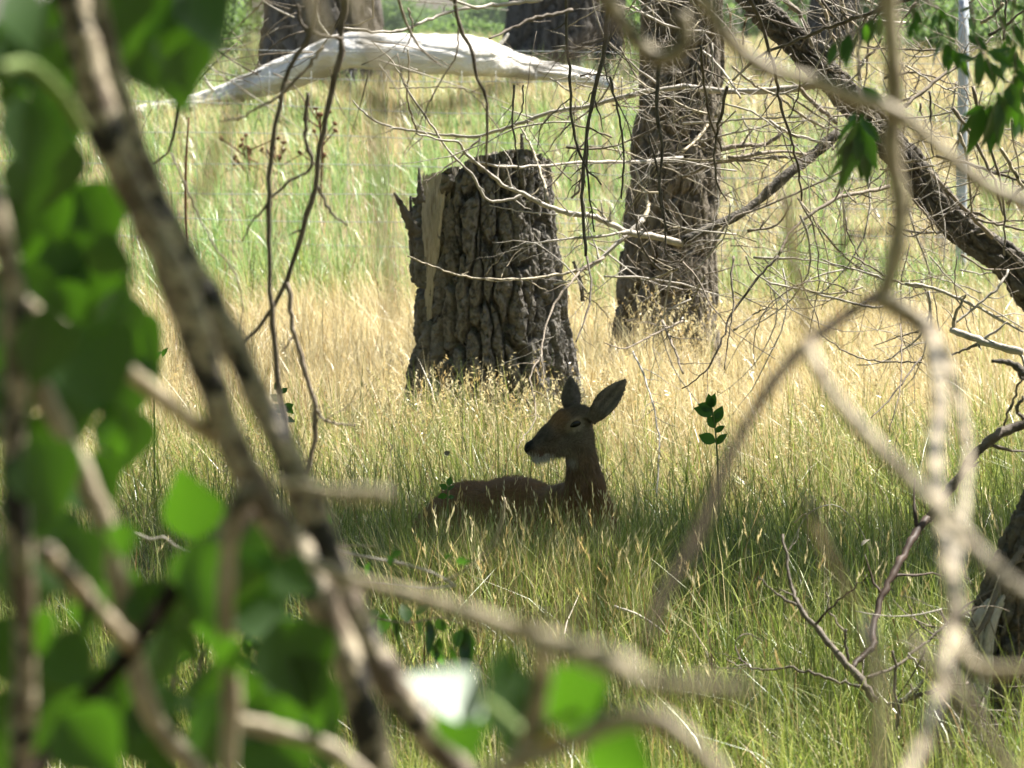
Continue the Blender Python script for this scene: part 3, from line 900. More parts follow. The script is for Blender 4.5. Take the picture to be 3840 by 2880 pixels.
# ------------------------------------------------------------------ meadow grass
AVOID = [(st_base.x, SD, .40), (tb.x, TD, .30)]
def keep_mask(x, y):
    m = np.ones(len(x), bool)
    for ax_, ay_, r_ in AVOID:
        m &= (x - ax_) ** 2 + (y - ay_) ** 2 > r_ ** 2
    q = np.stack([x, y], 1) - deer_base[:2]
    u = q @ bod[:2]; v = q @ BL[:2]
    m &= (u / .50) ** 2 + (v / .20) ** 2 > 1
    q = np.stack([x, y], 1) - DP(2200, 1930, .06)[:2]
    m &= (q ** 2).sum(1) > .13 ** 2
    return m

def scatter(d0, d1, dens, r, wid=1.2, patch=.5, ps=1.7):
    A_ = .1113 * wid * (d1 ** 2 - d0 ** 2) + .6 * (d1 - d0)
    n = int(A_ * dens * 1.45)
    y = np.sqrt(d0 ** 2 + r.random(n) * (d1 ** 2 - d0 ** 2))
    x = (r.random(n) * 2 - 1) * (.1113 * wid * y + .3)
    # tussocks: pull half of the blades towards tuft centres
    g = .11 * np.maximum(1, y / 22)
    cx, cy = np.floor(x / g), np.floor(y / g)
    z0 = np.zeros(n)
    tx_, ty_ = (cx + _h(cx, cy, z0, 3)) * g, (cy + _h(cx, cy, z0, 4)) * g
    pull = (r.random(n) < .6) * (.35 + .5 * r.random(n))
    x2, y2 = x + (tx_ - x) * pull, y + (ty_ - y) * pull
    dn = 1 - patch + patch * vnoise(x2 * ps, y2 * ps, seed=31)
    k = (r.random(n) < dn) & keep_mask(x2, y2)
    return x2[k], y2[k], _h(cx, cy, z0, 9)[k]

def blades(x, y, h, w, leanA, lean, col, r, seg=3, tip=None):
    n = len(x)
    z = gz(y)
    la = np.stack([np.cos(leanA), np.sin(leanA), np.zeros(n)], 1)
    sa = leanA + math.pi / 2 + r.normal(0, .9, n)
    side = np.stack([np.cos(sa), np.sin(sa), np.zeros(n)], 1)
    base = np.stack([x, y, z - .02], 1)
    rows = []
    cols = []
    tip = col if tip is None else tip
    for k in range(seg + 1):
        t = k / seg
        c = base + la * (h * lean * t ** 1.9)[:, None] + np.array([0, 0, 1.0]) * (h * (t - .28 * np.minimum(lean, 1.4) * t ** 2.6))[:, None]
        cc = col * (1 - t ** 1.5) + tip * t ** 1.5
        if k < seg:
            ww = (w * (1 - .55 * t) * .5)[:, None]
            rows += [c - side * ww, c + side * ww]; cols += [cc, cc]
        else:
            rows.append(c); cols.append(cc)
    V = np.stack(rows, 1); C_ = np.stack(cols, 1)
    m = V.shape[1]
    k = np.arange(n)[:, None] * m
    F4 = np.vstack([np.hstack([k + 2 * s_, k + 2 * s_ + 1, k + 2 * s_ + 3, k + 2 * s_ + 2]) for s_ in range(seg - 1)]) if seg > 1 else np.zeros((0, 4), int)
    F3 = np.hstack([k + 2 * (seg - 1), k + 2 * (seg - 1) + 1, k + 2 * seg])
    return V.reshape(-1, 3), C_.reshape(-1, 3), F4, F3

STRAW = np.array([[.58, .48, .24], [.66, .58, .36], [.50, .37, .16], [.62, .53, .29]])
GREEN = np.array([[.14, .21, .03], [.22, .29, .045], [.29, .35, .07], [.09, .15, .03]])
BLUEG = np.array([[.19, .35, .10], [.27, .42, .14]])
def zone_dry(x, y):
    """share of dry blades: the strip round the stump is golden, the ground by the fence greener"""
    px = x / y * FPX + 1920
    p = np.interp(y, [10, 14.5, 16, 18.5, 20.5, 22.5, 25, 31, 34, 40, 44, 60, 90], [.42, .42, .32, .34, .46, .70, .86, .86, .32, .26, .40, .52, .55])
    right = sstep(2300, 3100, px)
    p = p + right * np.interp(y, [14.8, 15.5, 18.5, 20.5, 32, 40, 50], [0, -.22, -.22, .02, .0, .28, .12])
    p = p + .55 * (vnoise(x * .9 + 7, y * .35, seed=41) - .5) + .25 * (vnoise(x * 3, y * 1.6, seed=42) - .5)
    return np.clip(p, .04, .96)

def grass_cols(x, y, tuft, r):
    n = len(x)
    dry = (r.random(n) * .6 + tuft * .4) < zone_dry(x, y)
    cs = STRAW[r.integers(0, 4, n)]
    cg = GREEN[r.integers(0, 4, n)]
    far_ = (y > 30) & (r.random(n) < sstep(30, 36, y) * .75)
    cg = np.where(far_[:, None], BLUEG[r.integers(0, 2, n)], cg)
    c = np.where(dry[:, None], cs, cg) * (.62 + .55 * r.random(n))[:, None]
    brown = (r.random(n) < .06)[:, None]
    c = np.where(brown, np.array([.20, .115, .05]) * (.6 + .8 * r.random(n))[:, None], c)
    tip = np.where(dry[:, None], c * 1.08, c * .65 + cs * .35 * (r.random(n) < .5)[:, None] + c * .35)
    return np.clip(c, 0, .75), np.clip(tip, 0, .75), dry

def build_grass(name, label, specs, seed):
    r = np.random.default_rng(seed)
    Vs, Cs, F4s, F3s, o = [], [], [], [], 0
    for (d0, d1, dens, h0, h1, w0, lean0, seg, patch) in specs:
        x, y, tf = scatter(d0, d1, dens, r, patch=patch)
        n = len(x)
        c, tip, dry = grass_cols(x, y, tf, r)
        hn = vnoise(x * 1.3, y * .8, seed=51)
        h = (h0 + (h1 - h0) * r.random(n) ** 1.4) * (.72 + .55 * hn) * (.8 + .4 * tf)
        w = np.maximum(w0 * (.7 + .6 * r.random(n)), .85 * y / 4600.) * np.where(dry, .85, 1.1)
        la = r.random(n) * 6.283 + 0
        wind = 2.4 + 1.6 * (vnoise(x * .8, y * .8, seed=52) - .5)
        la = np.where(r.random(n) < .35, wind + r.normal(0, .6, n), la)
        lean = lean0 * (.15 + 1.2 * r.random(n) ** 1.8)
        V, C_, F4, F3 = blades(x, y, h, w, la, lean, c, r, seg, tip)
        Vs.append(V); Cs.append(C_); F4s.append(F4 + o); F3s.append(F3 + o); o += len(V)
    ob = link(name, mesh_np(name, np.vstack(Vs), [np.vstack(F4s), np.vstack(F3s)], M['grass'], smooth=True, col=np.vstack(Cs)))
    return tag(ob, label, kind='stuff')

build_grass('grass', 'mixed green and straw coloured grass blades round the deer and the stump',
            [(10.5, 21, 820, .18, .34, .0040, 1.0, 3, .55), (10.5, 21, 330, .26, .46, .0060, .7, 3, .65), (10.5, 21, 260, .34, .58, .0030, .35, 3, .7), (10.5, 21, 150, .30, .62, .0026, 1.7, 4, .6),
             (21, 34, 520, .20, .40, .0050, 1.0, 3, .5), (21, 34, 200, .32, .56, .0042, .5, 3, .6), (21, 34, 90, .30, .56, .004, 1.7, 4, .6)], 71)
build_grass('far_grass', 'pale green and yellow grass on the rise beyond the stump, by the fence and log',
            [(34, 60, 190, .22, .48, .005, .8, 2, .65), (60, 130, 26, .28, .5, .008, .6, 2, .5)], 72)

r = np.random.default_rng(77)
n = 7000
y = 15.0 + 1.05 * r.random(n); x = (1480 + 950 * r.random(n) - 1920) / FPX * y
k = keep_mask(x, y); x, y = x[k], y[k]; n = len(x)
c, tip, dry = grass_cols(x, y, r.random(n), r)
V, C_, F4, F3 = blades(x, y, (.32 + .30 * r.random(n) ** 1.3), .0026 + .002 * r.random(n), r.random(n) * 6.283, .1 + .7 * r.random(n) ** 1.5, c, r, 3, tip)
dg_ = link('tall_grass', mesh_np('tall_grass', V, [F4, F3], M['grass'], col=C_))
tag(dg_, 'taller grass blades standing right in front of the lying deer', kind='stuff')

# seeding stalks: thin straw stems with drooping spikelets, thickest in front of the stump
def seed_stalks(r, x, y, h, la, lean, nsp, droop, colv, t0=.70):
    n = len(x)
    V, C_, F4, F3 = blades(x, y, h, np.full(n, .0026), la, lean, colv, r, 3)
    Vs, Cs, F4s, F3s = [V], [C_], [F4], [F3]
    o = len(V)
    z = gz(y)
    ld = np.stack([np.cos(la), np.sin(la), np.zeros(n)], 1)
    for s_ in range(nsp):
        t = t0 + (1 - t0) * (s_ + .5) / nsp
        c = np.stack([x, y, z], 1) + ld * (h * lean * t ** 1.9)[:, None] + np.array([0, 0, 1.]) * (h * (t - .28 * np.minimum(lean, 1.4) * t ** 2.6))[:, None]
        a = r.random(n) * 6.283
        out = (np.stack([np.cos(a), np.sin(a), np.zeros(n)], 1) * .5 + ld * .6) * (.35 if droop == 0 else 1)
        dr = droop * (.5 + r.random(n))
        dirv = out * (1 - dr * .4)[:, None] + np.array([0, 0, 1.]) * (.7 - 1.6 * dr)[:, None]
        dirv /= np.linalg.norm(dirv, axis=1, keepdims=True)
        L = (.016 + .014 * r.random(n))[:, None]
        off = c + out * (.012 * droop * r.random(n))[:, None]
        sd = np.cross(dirv, r.normal(size=(n, 3))); sd /= np.linalg.norm(sd, axis=1, keepdims=True)
        wd = .0034 if droop > 0 else .0021
        q = np.stack([off, off + dirv * L * .45 + sd * wd, off + dirv * L, off + dirv * L * .45 - sd * wd], 1).reshape(-1, 3)
        k = np.arange(n)[:, None] * 4 + o
        Vs.append(q); F4s.append(np.hstack([k, k + 1, k + 2, k + 3])); o += len(q)
        Cs.append(np.repeat(colv * (1.0 + .25 * r.random(n))[:, None], 4, 0))
    return Vs, Cs, F4s, F3s
r = np.random.default_rng(81)
acc = [[], [], [], []]; o = 0
for (n, pxa, pxb, da, db, h0, h1, nsp, droop, ln, t0) in ((260, 1450, 2300, 21.0, 23.7, .34, .56, 11, .9, .55, .72), (110, 2350, 2720, 26.5, 28.3, .40, .72, 11, .9, .55, .72), (300, 300, 3700, 18.5, 24, .36, .58, 8, .5, .4, .75),
                                                   (90, 1500, 3840, 13.6, 15.6, .42, .66, 9, .0, .3, .88), (70, 1550, 2350, 14.9, 15.9, .40, .60, 9, .0, .25, .88), (260, 1500, 2400, 15.0, 16.0, .34, .58, 1, .0, .35, .97), (150, 0, 3840, 12.5, 19, .40, .62, 9, .0, .35, .88)):
    y = da + (db - da) * r.random(n)
    x = (pxa + (pxb - pxa) * r.random(n) - 1920) / FPX * y
    k = keep_mask(x, y); x, y = x[k], y[k]; n = len(x)
    out = seed_stalks(r, x, y, h0 + (h1 - h0) * r.random(n), r.random(n) * 6.283, ln * (.2 + 1.1 * r.random(n)), nsp, droop, STRAW[r.integers(0, 4, n)] * (.75 + .3 * r.random(n))[:, None], t0)
    acc[0] += out[0]; acc[1] += out[1]
    acc[2] += [f + o for f in out[2]]; acc[3] += [f + o for f in out[3]]
    o += sum(len(v) for v in out[0])
sg = link('seeding_grass', mesh_np('seeding_grass', np.vstack(acc[0]), [np.vstack(acc[2]), np.vstack(acc[3])], M['grass'], col=np.clip(np.vstack(acc[1]), 0, .75)))
tag(sg, 'straw stalks with drooping oat-like seed heads standing above the grass', kind='stuff')

# ------------------------------------------------------------------ leaves as shapes
def leaf_mesh(name, outline, fold, curl, mat):
    """outline: half widths along the length 0..1; the blade folds along its midrib and curls down its length"""
    n = len(outline)
    V = []
    for k, hw in enumerate(outline):
        t = k / (n - 1)
        z = -curl * t * t
        V += [(-hw, t, z + fold * hw), (0, t, z), (hw, t, z + fold * hw)]
    F = []
    for k in range(n - 1):
        a = k * 3
        F += [(a, a + 1, a + 4, a + 3), (a + 1, a + 2, a + 5, a + 4)]
    return mesh_np(name, np.array(V), np.array(F), mat)
DELTA = [.02, .30, .43, .45, .40, .31, .21, .10, .004]
LANCE = [.01, .085, .135, .155, .157, .142, .115, .078, .04, .002]
OVAL = [.02, .17, .27, .31, .31, .27, .20, .10, .004]
ME = {}
for k, (f_, c_) in enumerate(((.25, .10), (.12, .22), (.35, .05))):
    ME['cotton', k] = leaf_mesh('leaf', DELTA, f_, c_, M['leaf_cotton'])
    ME['narrow', k] = leaf_mesh('leaf', LANCE, f_, c_ * 1.3, M['leaf_narrow'])
    ME['herb', k] = leaf_mesh('leaf', OVAL, f_, c_, M['leaf_herb'])
    ME['pale', k] = leaf_mesh('leaf', DELTA, f_, c_, M['leaf_glare'])
    ME['dead', k] = leaf_mesh('leaf', OVAL, f_ * 2, c_ * 2, M['dead_leaf'])
    ME['yellow', k] = leaf_mesh('leaf', OVAL, f_, c_, M['yellow_leaf'])

def leaf(parent, kind, base, tip, normal, size=None, root=None):
    """a leaf from base towards tip (world points), its face turned to normal"""
    u = (tip - base); L = size or u.length
    u = u.normalized()
    n = Vector(normal); n = (n - u * n.dot(u))
    if n.length < 1e-3: n = u.orthogonal()
    n.normalize()
    x = u.cross(n)
    o = link('leaf', ME[kind, random.randrange(3)], parent)
    m = Matrix((x, u, n)).transposed().to_4x4()
    inv = (root or parent).location
    m.translation = base - inv
    o.matrix_local = m @ Matrix.Scale(L, 4)
    return o

S_ = np.array(SUN)
HALF = (SUN + Vector((0, -1, 0.05))).normalized()           # a leaf turned so glares in the sun
BACKLIT = Vector((.38, .86, .25))                           # a hanging leaf the sun shines through
EDGE = Vector((-.62, -.66, .45))                            # a leaf the sun only grazes

def grazed(u, k=.16):
    """normal of a leaf along u that the sun only grazes, turned to the viewer"""
    n = Vector(u).cross(SUN)
    if n.length < 1e-3: n = Vector((0, -1, 0))
    n.normalize()
    if n.y > 0: n = -n
    return n + Vector((random.uniform(-k, k), random.uniform(-k, k), random.uniform(-k, k)))

def path(pts, d0, d1=None):
    d1 = d0 if d1 is None else d1
    m = len(pts)
    return [P(x, y, d0 + (d1 - d0) * k / max(1, m - 1)) for k, (x, y) in enumerate(pts)]

# ------------------------------------------------------------------ leaning tree with its dead, tangled branches
LTD = 22.2
KF = LTD / 18.6                    # its branches were traced at 18.6 m and stand at 22.2 m
KL = FPX / LTD
lt_base = Vector((3.7, LTD, 0))
lt = thing('leaning_tree', 'rough barked tree leaning across the meadow with a tangle of dead grey branches', 'tree', lt_base)
tr = [P(x, y, LTD) for x, y in rg(2, [(430, -20), (560, 110), (700, 250), (850, 400), (1010, 560), (1150, 720), (1300, 880), (1420, 1020), (1560, 1200), (1720, 1400), (1880, 1550), (2080, 1690)])]
tr2 = [P(x, y, LTD) for x, y in rg(5, [(2280, 250)])]
low = [Vector((3.0, LTD, .48)), Vector((3.35, LTD, .22)), Vector((3.7, LTD, -.12))]
upp = [Vector((-.42, LTD + .3, 4.7)), Vector((-.05, LTD + .15, 3.9)), Vector((.42, LTD, 3.05))]
ax = upp + tr + tr2 + low
rr = [.053, .06, .065] + list(np.linspace(.067, .086, len(tr))) + [.09, .095, .105, .15]
V, A, S, d = bark_tube(ax, rr, 420, 96, .045, .15, .026, seed=88, lobes=.07, fine=.5)
VV, FF = bark_mesh('trunk', V, None)
link('trunk', mesh_np('trunk', VV - np.array(lt_base), FF, M['bark_dark']), lt)

def br(pts, w0, w1, d0, d1=None, mat='twig_grey', name='branch', parent=None, ns=6, knob=.35, wob=0.0):
    """a traced branch; w0, w1 its width in 3840-frame pixels"""
    if parent is None: d0 = d0 * KF; d1 = d1 * KF if d1 else None
    q = path(pts, d0, d1)
    L = sum((q[k + 1] - q[k]).length for k in range(len(q) - 1))
    if name in ('branch', 'dry_branch', 'hanging_branch'):
        return stick(name, parent or lt, q, [w0 / 2 / FPX * d0, w1 / 2 / FPX * (d1 or d0)], M[mat], n=max(10, len(pts) * 4), ns=ns, knob=knob, wob=max(wob, .0022), spurs=int(L / (.13 if name != 'dry_branch' else .2)), slen=.16)
    return stick(name, parent or lt, q, [w0 / 2 / FPX * d0, w1 / 2 / FPX * (d1 or d0)], M[mat], n=max(8, len(pts) * 4), ns=ns, knob=knob, wob=wob)

# the thick limb low in the tangle and the long thin branches sweeping left past the stump
br(rg(2, [(1010, 860), (800, 1040), (740, 1080), (560, 1240), (400, 1370), (150, 1490), (0, 1560)]), 42, 30, 18.5, 18.2, 'bark_dark', 'limb', ns=9)
br(rg(1, [(2212, 1580), (2000, 1530), (1850, 1500), (1740, 1450), (1650, 1405), (1500, 1390), (1350, 1340), (1200, 1270), (1060, 1200), (930, 1100), (800, 990), (760, 925), (620, 900), (480, 860)]), 26, 6, 18.2, 17.6, 'twig_grey', 'branch', ns=7)
br(rg(2, [(900, 540), (750, 570), (500, 590), (250, 590), (0, 560)]), 28, 20, 18.7, 18.9, 'twig_grey', 'limb', ns=8)
br(rg(1, [(2212, 560), (1900, 610), (1750, 650), (1600, 690), (1400, 720), (1150, 800), (1000, 850), (880, 885), (760, 880), (600, 870), (480, 850), (300, 815), (160, 740), (75, 650)]), 20, 6, 18.9, 19.3, 'twig_grey', 'branch', ns=7)
br(rg(1, [(900, 900), (740, 1040), (600, 1140), (530, 1200)]), 8, 3, 19.1, 19.0, 'twig_brown')
br(rg(1, [(200, 270), (350, 430), (420, 560), (560, 780), (700, 980), (850, 1140), (960, 1300), (1060, 1300), (1180, 1260)]), 5, 12, 17.8, 18.0, 'twig_grey')
br(rg(1, [(430, 320), (440, 450), (425, 580), (440, 700), (490, 840)]), 6, 9, 18.5, 19.0, 'twig_grey')
br(rg(1, [(1160, 820), (1230, 950), (1270, 1060), (1310, 1180), (1340, 1310)]), 7, 16, 18.6, 18.3, 'stem_pale')
br(rg(1, [(2212, 1020), (1900, 1050), (1700, 1050), (1500, 1055), (1250, 1080), (1000, 1075), (820, 1040)]), 15, 8, 18.9, 18.2, 'twig_grey')
br(rg(1, [(1850, 1500), (1700, 1530), (1450, 1550), (1200, 1585)]), 13, 7, 18.1, 17.9, 'twig_grey')
br(rg(1, [(960, 1330), (1050, 1350), (1200, 1370), (1400, 1390)]), 4, 6, 18.2, 18.2, 'twig_grey')
br(rg(4, [(430, 0), (560, 55), (740, 115), (900, 145), (1080, 150), (1250, 145), (1400, 120), (1520, 95), (1600, 80)]), 6, 13, 17.6, 18.0, 'stem_pale')
br(rg(4, [(1600, 80), (1690, 10), (1830, -120), (1960, -240)]), 14, 18, 18.0, 18.2, 'twig_grey')
br(rg(1, [(1960, 1420), (1990, 1340), (1960, 1230), (1900, 1080)]), 18, 9, 18.2, 18.4, 'stem_pale')
br(rg(4, [(1700, 10), (1560, 90), (1500, 160), (1380, 310), (1320, 480), (1290, 640), (1230, 770), (1250, 930), (1260, 1050), (1190, 1160), (1135, 1260)]), 11, 4, 17.6, 16.6, 'twig_brown')
br(rg(4, [(1290, 640), (1310, 780), (1300, 860)]), 6, 3, 17.0, 16.9, 'twig_brown')
br(rg(4, [(1590, 0), (1620, 200), (1580, 400), (1520, 560)]), 10, 5, 17.5, 17.2, 'twig_dark')
br(rg(4, [(2212, 420), (2000, 520), (1830, 600), (1700, 560)]), 8, 4, 17.5, 17.0, 'twig_brown')
br(rg(4, [(2080, 420), (2150, 590), (2212, 760)]), 12, 7, 17.5, 17.2, 'twig_brown')
br(rg(4, [(1890, 620), (1960, 780), (2030, 1000), (2060, 1300), (2040, 1560)]), 8, 5, 16.5, 15.6, 'twig_grey')
# hanging whips in the middle
for q, w0, w1, d in (([(1720, 180), (1690, 400), (1640, 620), (1600, 800), (1575, 1000), (1560, 1300), (1590, 1659)], 18, 10, 14.5), ([(1740, 220), (1660, 480), (1610, 700), (1590, 950), (1600, 1200), (1640, 1500)], 12, 6, 14.7),
                     ([(1460, 200), (1480, 500), (1490, 750), (1530, 950), (1600, 1100), (1690, 1200)], 12, 6, 14.0), ([(1120, 550), (1110, 800), (1140, 1000), (1150, 1150)], 8, 5, 14.2), ([(1180, 550), (1150, 760), (1090, 820)], 6, 4, 14.2),
                     ([(1740, 500), (1790, 700), (1830, 1000), (1820, 1300)], 9, 6, 15.0), ([(1690, 380), (1740, 560), (1850, 780), (1900, 1000)], 7, 4, 15.5), ([(1480, 640), (1300, 820), (1270, 960)], 6, 3, 15.0),
                     ([(2060, 420), (2040, 700), (2080, 980), (2060, 1250), (2110, 1500)], 14, 8, 15.5), ([(1990, 880), (2050, 1100), (2090, 1400), (2110, 1659)], 9, 6, 16.0)):
    top = [(q[0][0] + 8, -330)] if q[0][1] < 300 else []
    br(rg(1, top + q), w0, w1, d, d, 'twig_dark' if w0 > 8 else 'twig_brown', 'hanging_branch')
# right part of the tangle
for q, w0, w1, da, db, m in (
    ([(1500, -20), (1200, 90), (1050, 140), (860, 210), (700, 280), (560, 330), (440, 410), (330, 520)], 18, 8, 17.0, 17.4, 'twig_dark'),
    ([(880, -20), (1000, 130), (1050, 190)], 12, 8, 17.2, 17.2, 'twig_dark'), ([(430, -20), (500, 120), (560, 330), (600, 480), (640, 700), (700, 880), (750, 1080), (770, 1300)], 15, 8, 16.6, 16.9, 'twig_dark'),
    ([(0, 800), (230, 790), (450, 770), (700, 760), (830, 750)], 9, 7, 18.8, 18.4, 'twig_grey'), ([(0, 930), (160, 900), (380, 850), (600, 800), (800, 780)], 9, 7, 18.4, 18.3, 'twig_grey'),
    ([(0, 1150), (200, 1060), (500, 1030), (700, 1020), (830, 1050)], 13, 10, 18.2, 18.0, 'twig_brown'), ([(240, 970), (400, 940), (500, 940), (620, 880), (660, 840)], 20, 12, 18.2, 18.3, 'twig_brown'),
    ([(300, 1020), (480, 1000), (600, 980), (800, 1000)], 16, 12, 17.8, 18.0, 'twig_brown'), ([(0, 1030), (250, 1040), (420, 1030), (560, 1070)], 9, 6, 18.0, 17.9, 'stem_pale'),
    ([(160, 1660), (300, 1440), (520, 1340), (760, 1240), (1000, 1130), (1160, 1060)], 11, 7, 17.6, 17.8, 'twig_brown'), ([(620, 1659), (700, 1500), (860, 1370), (1040, 1270), (1200, 1240), (1340, 1210)], 9, 16, 17.5, 17.9, 'twig_brown'),
    ([(0, 980), (90, 900), (160, 810)], 14, 10, 18.2, 18.4, 'stem_pale'), ([(210, 760), (260, 620), (300, 530)], 12, 8, 18.2, 18.3, 'stem_pale'), ([(130, 330), (230, 420), (300, 520), (380, 640)], 10, 8, 18.4, 18.2, 'twig_grey'),
    ([(320, 430), (450, 540), (640, 640), (760, 740), (950, 840)], 9, 12, 18.0, 18.2, 'stem_pale'), ([(300, 210), (310, 120), (290, 30)], 10, 6, 18.2, 18.1, 'stem_pale'), ([(390, 290), (400, 170), (420, 100)], 10, 6, 18.2, 18.1, 'stem_pale'),
    ([(750, 560), (870, 690), (1000, 800)], 18, 14, 18.1, 18.2, 'twig_brown'), ([(560, 780), (680, 860), (820, 900), (960, 930)], 14, 10, 17.9, 17.9, 'twig_grey'), ([(120, 300), (140, 560), (180, 780), (260, 980)], 12, 8, 16.5, 16.8, 'twig_dark'),
    ([(290, 560), (240, 780), (210, 950), (230, 1200), (290, 1300)], 12, 6, 16.5, 16.7, 'twig_dark'), ([(700, 300), (760, 470), (750, 600), (690, 760)], 8, 6, 16.5, 16.7, 'twig_dark'), ([(1150, 520), (1150, 420), (1240, 330), (1300, 240)], 14, 7, 18.3, 18.3, 'stem_pale'),
    ([(1440, 690), (1560, 590), (1680, 490), (1800, 420), (1960, 340)], 16, 9, 17.0, 17.2, 'twig_brown'), ([(1600, 590), (1610, 800), (1620, 1000)], 9, 6, 17.0, 17.0, 'twig_dark'), ([(1440, 420), (1600, 520), (1700, 570), (1780, 610)], 8, 6, 17.4, 17.4, 'twig_grey'),
    ([(1440, 1050), (1560, 1040), (1640, 1010)], 9, 6, 18.0, 17.8, 'stem_pale'), ([(1640, 1010), (1850, 1060), (2000, 1110), (2212, 1180)], 14, 12, 17.5, 17.5, 'twig_dark'), ([(1750, 700), (1860, 850), (1940, 1000), (2010, 1150), (2080, 1400)], 16, 10, 17.2, 17.2, 'twig_brown'),
    ([(1880, 560), (1930, 780), (1990, 960), (2060, 1180), (2090, 1659)], 14, 8, 16.9, 17.0, 'twig_brown'), ([(2060, 960), (2130, 1080), (2212, 1220)], 16, 14, 17.2, 17.2, 'stem_pale'), ([(1790, 860), (1840, 1000), (1860, 1200), (1870, 1380)], 14, 8, 17.6, 17.6, 'stem_pale'),
    ([(1470, 580), (1640, 680), (1830, 760), (2000, 780)], 6, 5, 17.5, 17.5, 'twig_grey'), ([(1460, 820), (1600, 870), (1760, 900)], 6, 4, 17.5, 17.5, 'twig_grey'), ([(2100, 1320), (2160, 1250), (2212, 1200)], 16, 14, 17.8, 17.8, 'stem_pale'),
    ([(1900, 1420), (2030, 1450), (2212, 1490)], 12, 10, 17.6, 17.6, 'twig_brown'), ([(1330, 1440), (1480, 1530), (1640, 1440), (1780, 1330), (1930, 1250)], 7, 5, 17.5, 17.5, 'twig_brown'), ([(1490, 1290), (1600, 1420), (1640, 1510), (1720, 1500)], 10, 5, 17.5, 17.5, 'twig_brown'),
    ([(1600, 1110), (1900, 1430), (2010, 1540)], 14, 18, 18.3, 18.4, 'twig_brown'), ([(1930, 150), (2010, 100), (2080, 20)], 16, 10, 17.5, 17.5, 'stem_pale'), ([(1980, 230), (2100, 160), (2212, 60)], 12, 9, 17.2, 17.2, 'twig_dark'), ([(2080, 260), (2090, 100), (2100, -30)], 10, 8, 17.2, 17.2, 'twig_dark'),
    ([(640, -20), (730, 60), (810, 200), (840, 320)], 20, 14, 18.5, 18.5, 'twig_brown'), ([(920, 60), (960, 200), (1000, 330)], 14, 10, 18.6, 18.6, 'stem_pale'), ([(1020, -20), (1060, 120), (1070, 220)], 16, 12, 18.7, 18.7, 'stem_pale'), ([(860, -20), (950, 80), (1000, 120)], 12, 9, 18.7, 18.7, 'stem_pale')):
    br(rg(2, q), w0, w1, da, db, m, 'branch')
# below the tangle, over the sunlit grass
for q, w0, w1, da, db, m in (
    ([(410, 0), (450, 90), (560, 170), (700, 200), (850, 240), (1000, 280), (1150, 320), (1300, 330)], 7, 9, 17.4, 17.6, 'twig_grey'), ([(1440, 180), (1640, 210), (1800, 280), (1950, 350), (2100, 440), (2212, 490)], 14, 10, 17.2, 17.2, 'twig_grey'),
    ([(1740, 480), (1850, 520), (2000, 570), (2212, 630)], 22, 30, 16.8, 16.6, 'twig_grey'), ([(1750, 480), (1770, 380), (1840, 250)], 16, 8, 16.8, 16.8, 'stem_pale'), ([(1760, 440), (1900, 330), (2060, 180), (2110, 90)], 10, 8, 16.9, 17.0, 'twig_grey'),
    ([(1740, 640), (1850, 600), (1920, 565)], 8, 14, 16.7, 16.7, 'twig_brown'), ([(1240, 580), (1380, 530), (1530, 490)], 4, 7, 17.0, 17.0, 'twig_brown'), ([(870, 490), (980, 570), (1100, 640), (1250, 680), (1400, 685), (1550, 690)], 5, 8, 17.0, 17.0, 'twig_brown'),
    ([(1220, 1050), (1320, 950), (1450, 780), (1540, 660)], 4, 8, 16.4, 16.7, 'twig_dark'), ([(1410, 440), (1420, 640), (1400, 900), (1340, 1150)], 6, 4, 16.6, 16.2, 'twig_brown'), ([(330, 480), (400, 430), (460, 380), (560, 330)], 9, 5, 17.2, 17.3, 'stem_pale'),
    ([(620, 0), (500, 130), (380, 290), (300, 400), (270, 500), (220, 620), (150, 740), (0, 860)], 10, 5, 16.8, 16.6, 'twig_dark'), ([(330, 0), (320, 150), (330, 330), (290, 560), (270, 740)], 9, 4, 16.8, 16.6, 'twig_brown'), ([(0, 40), (100, 150), (170, 290), (280, 440), (600, 670)], 7, 3, 17.2, 17.0, 'twig_brown'),
    ([(470, 720), (460, 560), (540, 350), (700, 210), (850, 160), (1000, 190), (1100, 240)], 3, 6, 17.0, 17.2, 'twig_brown'), ([(900, 20), (1000, 60), (1200, 110), (1350, 170)], 6, 9, 17.4, 17.3, 'twig_grey'), ([(1100, 0), (1250, 90), (1400, 170), (1550, 210)], 6, 8, 17.4, 17.3, 'twig_brown'),
    ([(1600, 0), (1700, 120), (1830, 230), (1980, 330), (2212, 470)], 6, 5, 17.2, 17.2, 'twig_grey'), ([(1780, 0), (1760, 160), (1820, 380), (1870, 520)], 5, 4, 17.0, 17.0, 'twig_brown'), ([(750, 80), (800, 250), (860, 360), (900, 520)], 5, 4, 17.2, 17.2, 'twig_brown')):
    br(rg(5, q), w0, w1, da, db, m, 'branch')
